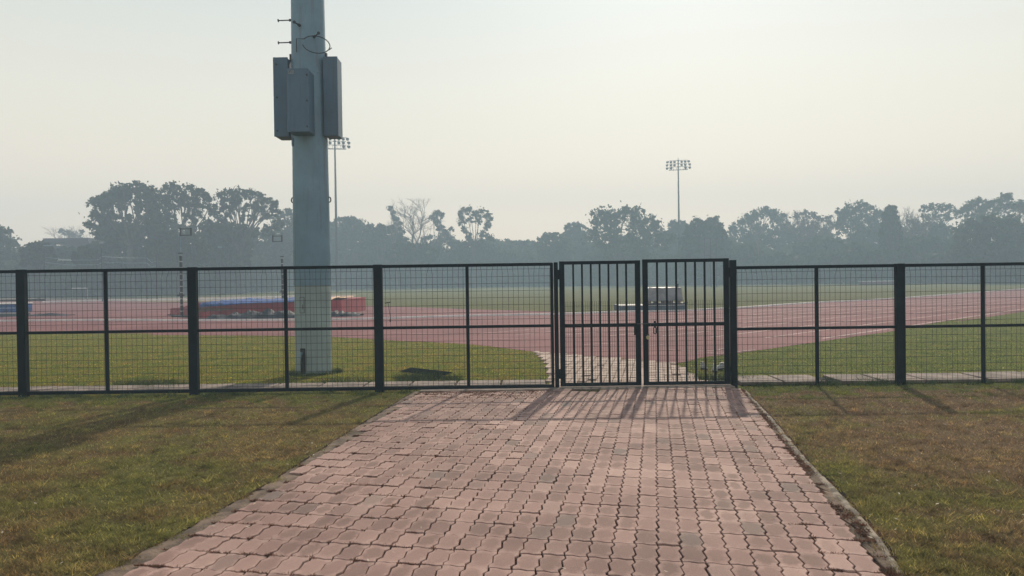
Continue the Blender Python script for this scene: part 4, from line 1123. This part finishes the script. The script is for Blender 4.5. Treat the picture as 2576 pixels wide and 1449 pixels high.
dep_px = [(-700, 70), (-300, 95), (0, 106), (400, 108), (666, 125), (892, 160), (1358, 160), (1850, 142), (2576, 108), (3000, 85), (3500, 60)]
def depth_at(px): return float(np.interp(px, [a for a, _ in dep_px], [b for _, b in dep_px]))
def dome(cx, top, hw, bot, n, seed, rs=.36):
    """crown blobs filling a dome: centre px, top y, half width, bottom y"""
    r = random.Random(seed); out = []; rr0 = hw*rs*.62
    bot = min(bot, 660); y = top + rr0*.6
    while y < bot:
        k = min(1, (bot-y)/(bot-top)); half = hw*min(1, math.sqrt(max(0, 1-k**2.4))+.06)
        m_ = max(1, int(2*half/(rr0*1.25)))
        for i in range(m_+1):
            out.append((cx - half + 2*half*i/max(1, m_) + r.uniform(-.4, .4)*rr0, y + r.uniform(-.45, .45)*rr0, rr0*r.uniform(.7, 1.15)))
        y += rr0*1.2
    return out
T = broadleaf
T(18, 92, [(-30, 590, 26), (5, 590, 22), (-10, 620, 34), (25, 618, 26), (45, 640, 24), (-40, 640, 36), (15, 655, 30), (-60, 610, 30)], 'dark dense tree cut by the left frame edge', 0, .38, 1.6, shell=.2)
# big spreading tree A
T(330, 108, [(252, 512, 24), (246, 548, 24), (262, 582, 22), (275, 494, 22), (300, 484, 21), (318, 476, 18), (345, 474, 20), (370, 478, 20), (392, 496, 22), (402, 520, 22), (404, 548, 24), (385, 515, 16),
            (283, 540, 16), (300, 600, 16), (400, 585, 26), (310, 506, 14), (355, 500, 15), (280, 570, 20), (368, 540, 13), (325, 545, 7), (270, 520, 16), (385, 560, 18), (300, 520, 9), (350, 520, 12), (290, 495, 14), (380, 500, 14), (340, 590, 16), (365, 575, 14), (265, 560, 16), (318, 492, 12)], 'big round spreading tree, leftmost of the tall trees, branches visible in middle gap', 0, .40, 1.5, trunk_r=.5, fork=7, shell=.3, twiggy=True)
T(452, 108, [(432, 470, 17), (450, 476, 18), (478, 474, 15), (498, 486, 14), (425, 496, 13), (438, 520, 13), (486, 508, 15), (515, 500, 14), (470, 545, 12), (500, 540, 16), (425, 560, 16), (530, 520, 14), (448, 575, 18), (520, 565, 18), (455, 500, 11), (472, 520, 10), (500, 515, 11), (430, 540, 14), (490, 570, 15), (465, 495, 10), (510, 480, 9)],
  'thin topped tall tree second from the left with sky gaps', 0, .36, 1.0, trunk_r=.35, fork=5, shell=.2, twiggy=True)
T(605, 112, [(552, 492, 14), (575, 485, 15), (600, 482, 16), (628, 486, 16), (652, 496, 15), (672, 508, 15), (560, 515, 12), (640, 512, 11), (690, 530, 13), (585, 515, 12), (610, 545, 9), (665, 545, 11), (560, 555, 14), (700, 560, 14), (540, 580, 18), (640, 580, 12), (600, 508, 12), (620, 520, 10), (580, 535, 11), (655, 525, 12), (635, 545, 9), (575, 565, 14), (610, 575, 14), (675, 575, 15), (545, 535, 12), (590, 500, 11), (690, 510, 9)],
  'wide umbrella shaped tree between the thin topped tree and the big mast', 0, .36, 1.2, trunk_r=.4, fork=6, shell=.25, twiggy=True)
T(712, 118, [(700, 545, 18), (722, 535, 15), (738, 550, 18), (705, 575, 20), (735, 580, 22), (750, 560, 18)], 'lower leafy tree directly left of the big mast', 0, .40, 1.3, shell=.3)
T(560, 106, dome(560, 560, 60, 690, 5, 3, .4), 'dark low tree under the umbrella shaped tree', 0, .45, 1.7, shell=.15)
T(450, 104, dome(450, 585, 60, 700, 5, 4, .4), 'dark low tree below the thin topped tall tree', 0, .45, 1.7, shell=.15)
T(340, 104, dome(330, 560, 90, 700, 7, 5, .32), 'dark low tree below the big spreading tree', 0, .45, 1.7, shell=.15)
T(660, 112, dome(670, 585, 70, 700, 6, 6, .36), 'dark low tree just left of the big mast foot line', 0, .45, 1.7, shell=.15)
for i, (cx, tp, hw, lb) in enumerate([(95, 612, 34, 'round dark shrub under the flat roofed building, leftmost of the row'), (165, 625, 30, 'round dark shrub second of the row below the building'), (215, 623, 26, 'round dark shrub third of the row below the building'), (262, 627, 26, 'round dark shrub fourth of the row near the spreading tree')]):
    T(cx, 100, dome(cx, tp, hw, 690, 5, 20+i, .42), lb, 0, .34, 1.9, 'shrub', .15, shell=.1, cat='shrub')
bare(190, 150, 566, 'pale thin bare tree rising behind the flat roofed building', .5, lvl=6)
T(160, 150, [(155, 580, 7), (165, 582, 8), (175, 590, 8), (205, 580, 5), (190, 592, 12), (230, 620, 20), (260, 620, 24)], 'pale wispy tree behind the building roof', 3, .4, .5, shell=.1)
# centre
T(880, 160, dome(880, 548, 62, 690, 8, 30, .30), 'broad dark tree mass right behind the second floodlight mast', 0, .5, 1.5, shell=.2)
T(960, 156, dome(960, 566, 45, 690, 6, 31, .36), 'sloping tree between the dark mass and the bare tree', 0, .5, 1.5, shell=.2)
T(800, 160, dome(800, 560, 70, 690, 7, 32, .32), 'broad tree mostly hidden behind the big mast', 0, .5, 1.4, shell=.2)
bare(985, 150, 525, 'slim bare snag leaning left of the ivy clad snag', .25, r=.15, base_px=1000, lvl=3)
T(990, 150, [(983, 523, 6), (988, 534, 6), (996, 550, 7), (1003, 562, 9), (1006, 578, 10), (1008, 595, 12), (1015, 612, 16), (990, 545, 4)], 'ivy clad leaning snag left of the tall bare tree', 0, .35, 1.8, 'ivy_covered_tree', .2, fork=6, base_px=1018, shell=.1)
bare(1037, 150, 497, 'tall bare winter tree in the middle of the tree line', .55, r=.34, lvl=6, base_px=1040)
bare(1066, 152, 545, 'small bare tree right of the tall bare winter tree', .5, r=.18, lvl=5)
T(1110, 150, [(1098, 536, 8), (1108, 540, 8), (1090, 548, 8), (1100, 558, 10), (1108, 575, 10), (1118, 588, 12), (1130, 600, 14), (1105, 605, 16), (1090, 618, 14), (1145, 612, 12), (1068, 602, 9), (1078, 595, 6), (1112, 640, 30), (1135, 575, 6)], 'ivy smothered tree like a stacked tower right of the bare trees', 0, .38, 1.8, 'ivy_covered_tree', .3, fork=5, shell=.1)
T(1192, 152, [(1166, 530, 11), (1182, 528, 10), (1212, 532, 11), (1226, 545, 11), (1160, 552, 11), (1180, 552, 9), (1226, 566, 9), (1205, 555, 9), (1168, 575, 9), (1215, 585, 10), (1232, 600, 11), (1180, 595, 10), (1198, 540, 8)],
  'rounded airy tree with sky gaps standing alone in the middle', 0, .36, 1.1, trunk_r=.3, fork=7, shell=.25, twiggy=True)
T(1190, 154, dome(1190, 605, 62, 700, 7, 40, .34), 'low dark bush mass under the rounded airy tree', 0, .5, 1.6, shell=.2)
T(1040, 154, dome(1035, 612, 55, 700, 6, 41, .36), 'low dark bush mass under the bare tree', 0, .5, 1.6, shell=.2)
T(1262, 160, dome(1262, 604, 28, 700, 4, 42, .42), 'small pale bush left of the spiky bush', 2, .4, 1.3, shell=.2)
T(1325, 152, dome(1325, 606, 45, 700, 9, 43, .22), 'dark spiky low tree in the dip of the tree line', 0, .42, 1.8, shell=.25)
T(1400, 158, dome(1395, 588, 42, 700, 6, 44, .34), 'pale green low tree right of the dip', 2, .45, 1.3, shell=.2)
T(1448, 156, dome(1446, 562, 32, 690, 5, 45, .36), 'small topped pale tree left of the big dome tree', 1, .42, 1.3, shell=.25)
T(1560, 150, [(1508, 538, 22), (1530, 534, 18), (1575, 532, 20), (1600, 538, 20), (1630, 556, 20), (1650, 575, 22), (1500, 562, 18), (1545, 560, 26), (1595, 570, 30), (1490, 595, 24), (1540, 600, 36), (1610, 615, 40), (1665, 600, 26), (1555, 540, 12)], 'largest dome shaped tree left of the floodlight mast', 1, .45, 1.3, trunk_r=.5, shell=.25)
T(1710, 148, dome(1708, 555, 32, 690, 5, 47, .34), 'thin topped tree directly behind the floodlight mast', 1, .42, 1.1, shell=.25)
T(1775, 146, dome(1776, 550, 56, 700, 9, 48, .26), 'flat domed tree behind the twin pole frame', 1, .45, 1.5, shell=.2)
T(1900, 142, [(1868, 560, 20), (1892, 550, 18), (1915, 536, 18), (1932, 530, 15), (1950, 540, 18), (1965, 555, 20), (1850, 585, 24), (1900, 585, 30), (1950, 585, 28), (1980, 580, 20)], 'peaked tree right of the flat domed tree', 1, .43, 1.3, shell=.25)
bare(1908, 140, 506, 'thin dead twig top poking above the peaked tree', .3, r=.12, lvl=3)
T(2030, 146, [(2005, 540, 9), (2025, 535, 10), (2045, 540, 9), (2060, 550, 10), (2085, 548, 9), (2020, 560, 12), (2050, 565, 12), (2090, 570, 12)], 'pale feathery half bare tree between the peaked tree and the tall crowned tree', 3, .38, .7, shell=.1, twiggy=True)
bare(2020, 147, 528, 'pale bare tree inside the feathery tree group', .5, lvl=6); bare(2088, 147, 540, 'second pale bare tree left of the tall crowned tree', .5, lvl=6)
T(2040, 140, dome(2035, 572, 70, 700, 8, 50, .3), 'hazy tree mass below the feathery trees', 1, .45, 1.5, shell=.2)
T(2160, 136, [(2118, 535, 14), (2138, 522, 15), (2160, 516, 15), (2182, 524, 15), (2205, 535, 14), (2130, 548, 20), (2165, 545, 24), (2200, 552, 18), (2115, 565, 18), (2170, 580, 34), (2220, 575, 24)], 'tall crowned tree, highest of the right half', 1, .42, 1.4, trunk_r=.45, shell=.25)
T(2240, 134, dome(2240, 520, 22, 640, 4, 52, .36), 'narrow crowned tree right of the tall crowned tree', 1, .38, 1.1, shell=.2)
bare(2282, 134, 522, 'pale bare fan shaped tree in the right tree line', .5, lvl=6); bare(2310, 132, 532, 'small pale bare tree beside the fan shaped tree', .5, lvl=5)
T(2335, 128, [(2325, 522, 9), (2342, 518, 9), (2330, 545, 9), (2370, 520, 13), (2390, 522, 12), (2410, 535, 12), (2350, 545, 12), (2380, 548, 14)], 'small tufted crowns beside the bare fan shaped tree', 1, .36, .9, shell=.15, twiggy=True)
T(2440, 122, [(2445, 515, 14), (2465, 508, 14), (2430, 530, 14), (2490, 515, 15), (2510, 508, 13), (2532, 498, 12), (2540, 492, 9), (2520, 525, 18), (2470, 535, 24), (2550, 520, 18), (2575, 512, 14), (2440, 560, 24), (2600, 525, 24)], 'tall dense tree at the right frame edge', 1, .38, 1.3, trunk_r=.45, shell=.2)
bare(2560, 116, 512, 'pale bare branches at the right frame edge', .5, lvl=5)
T(2330, 124, dome(2330, 556, 80, 700, 9, 54, .28), 'hazy tree mass below the tufted crowns', 1, .42, 1.5, shell=.2)
T(2500, 114, dome(2500, 545, 100, 700, 10, 55, .26), 'hazy tree mass in the lower right corner of the tree line', 1, .42, 1.6, shell=.2)
T(2200, 130, dome(2200, 575, 80, 700, 9, 56, .28), 'hazy tree mass below the tall crowned tree', 1, .42, 1.5, shell=.2)
T(1900, 138, dome(1890, 590, 80, 700, 9, 57, .28), 'hazy tree mass below the peaked tree', 1, .45, 1.5, shell=.2)
T(1620, 146, dome(1610, 600, 100, 700, 10, 58, .26), 'hazy tree mass below the largest dome shaped tree', 1, .45, 1.5, shell=.2)
# the undergrowth that reads as one mass
def thicket(name, off, ztop_px, n, size, seed, m, xr=(-700, 3400)):
    r = np.random.default_rng(seed); px = r.uniform(xr[0], xr[1], n)
    dd = np.interp(px, [a for a, _ in dep_px], [b for _, b in dep_px])
    H = (ztop_px(px)/F0)*dd
    z = 0.05 + H*(r.random(n)**.85)
    lump = 1.6*np.sin(px*.045+seed) + 1.0*np.sin(px*.12+z*.7)
    y = dd + off + lump + r.normal(0, 1.2, n)
    x = (px-W0/2)/F0*dd
    Pn = np.stack([x, y, z], 1)
    nrm = r.normal(size=(n, 3)); nrm[:, 1] -= .6; nrm /= np.linalg.norm(nrm, axis=1)[:, None]
    t = np.cross(nrm, r.normal(size=(n, 3))); t /= np.linalg.norm(t, axis=1)[:, None]; b_ = np.cross(nrm, t); s_ = size*(.5+r.random(n))[:, None]
    V = np.stack([Pn-t*s_, Pn-b_*s_*.7, Pn+t*s_, Pn+b_*s_*.7], 1); V[..., 2] = np.maximum(V[..., 2], .01)
    o = npmesh(name, V.reshape(-1, 3), np.arange(4*n).reshape(-1, 4), m); o['kind'] = 'stuff'
hts = lambda base: (lambda px: base - 12 + 16*np.sin(px*.021) + 7*np.sin(px*.067+1) + 4*np.sin(px*.17))
thicket('undergrowth', 1.0, hts(92), 60000, .5, 3, M_LEAF[1])
thicket('woodland', 14, hts(118), 60000, .7, 5, M_LEAF[1])
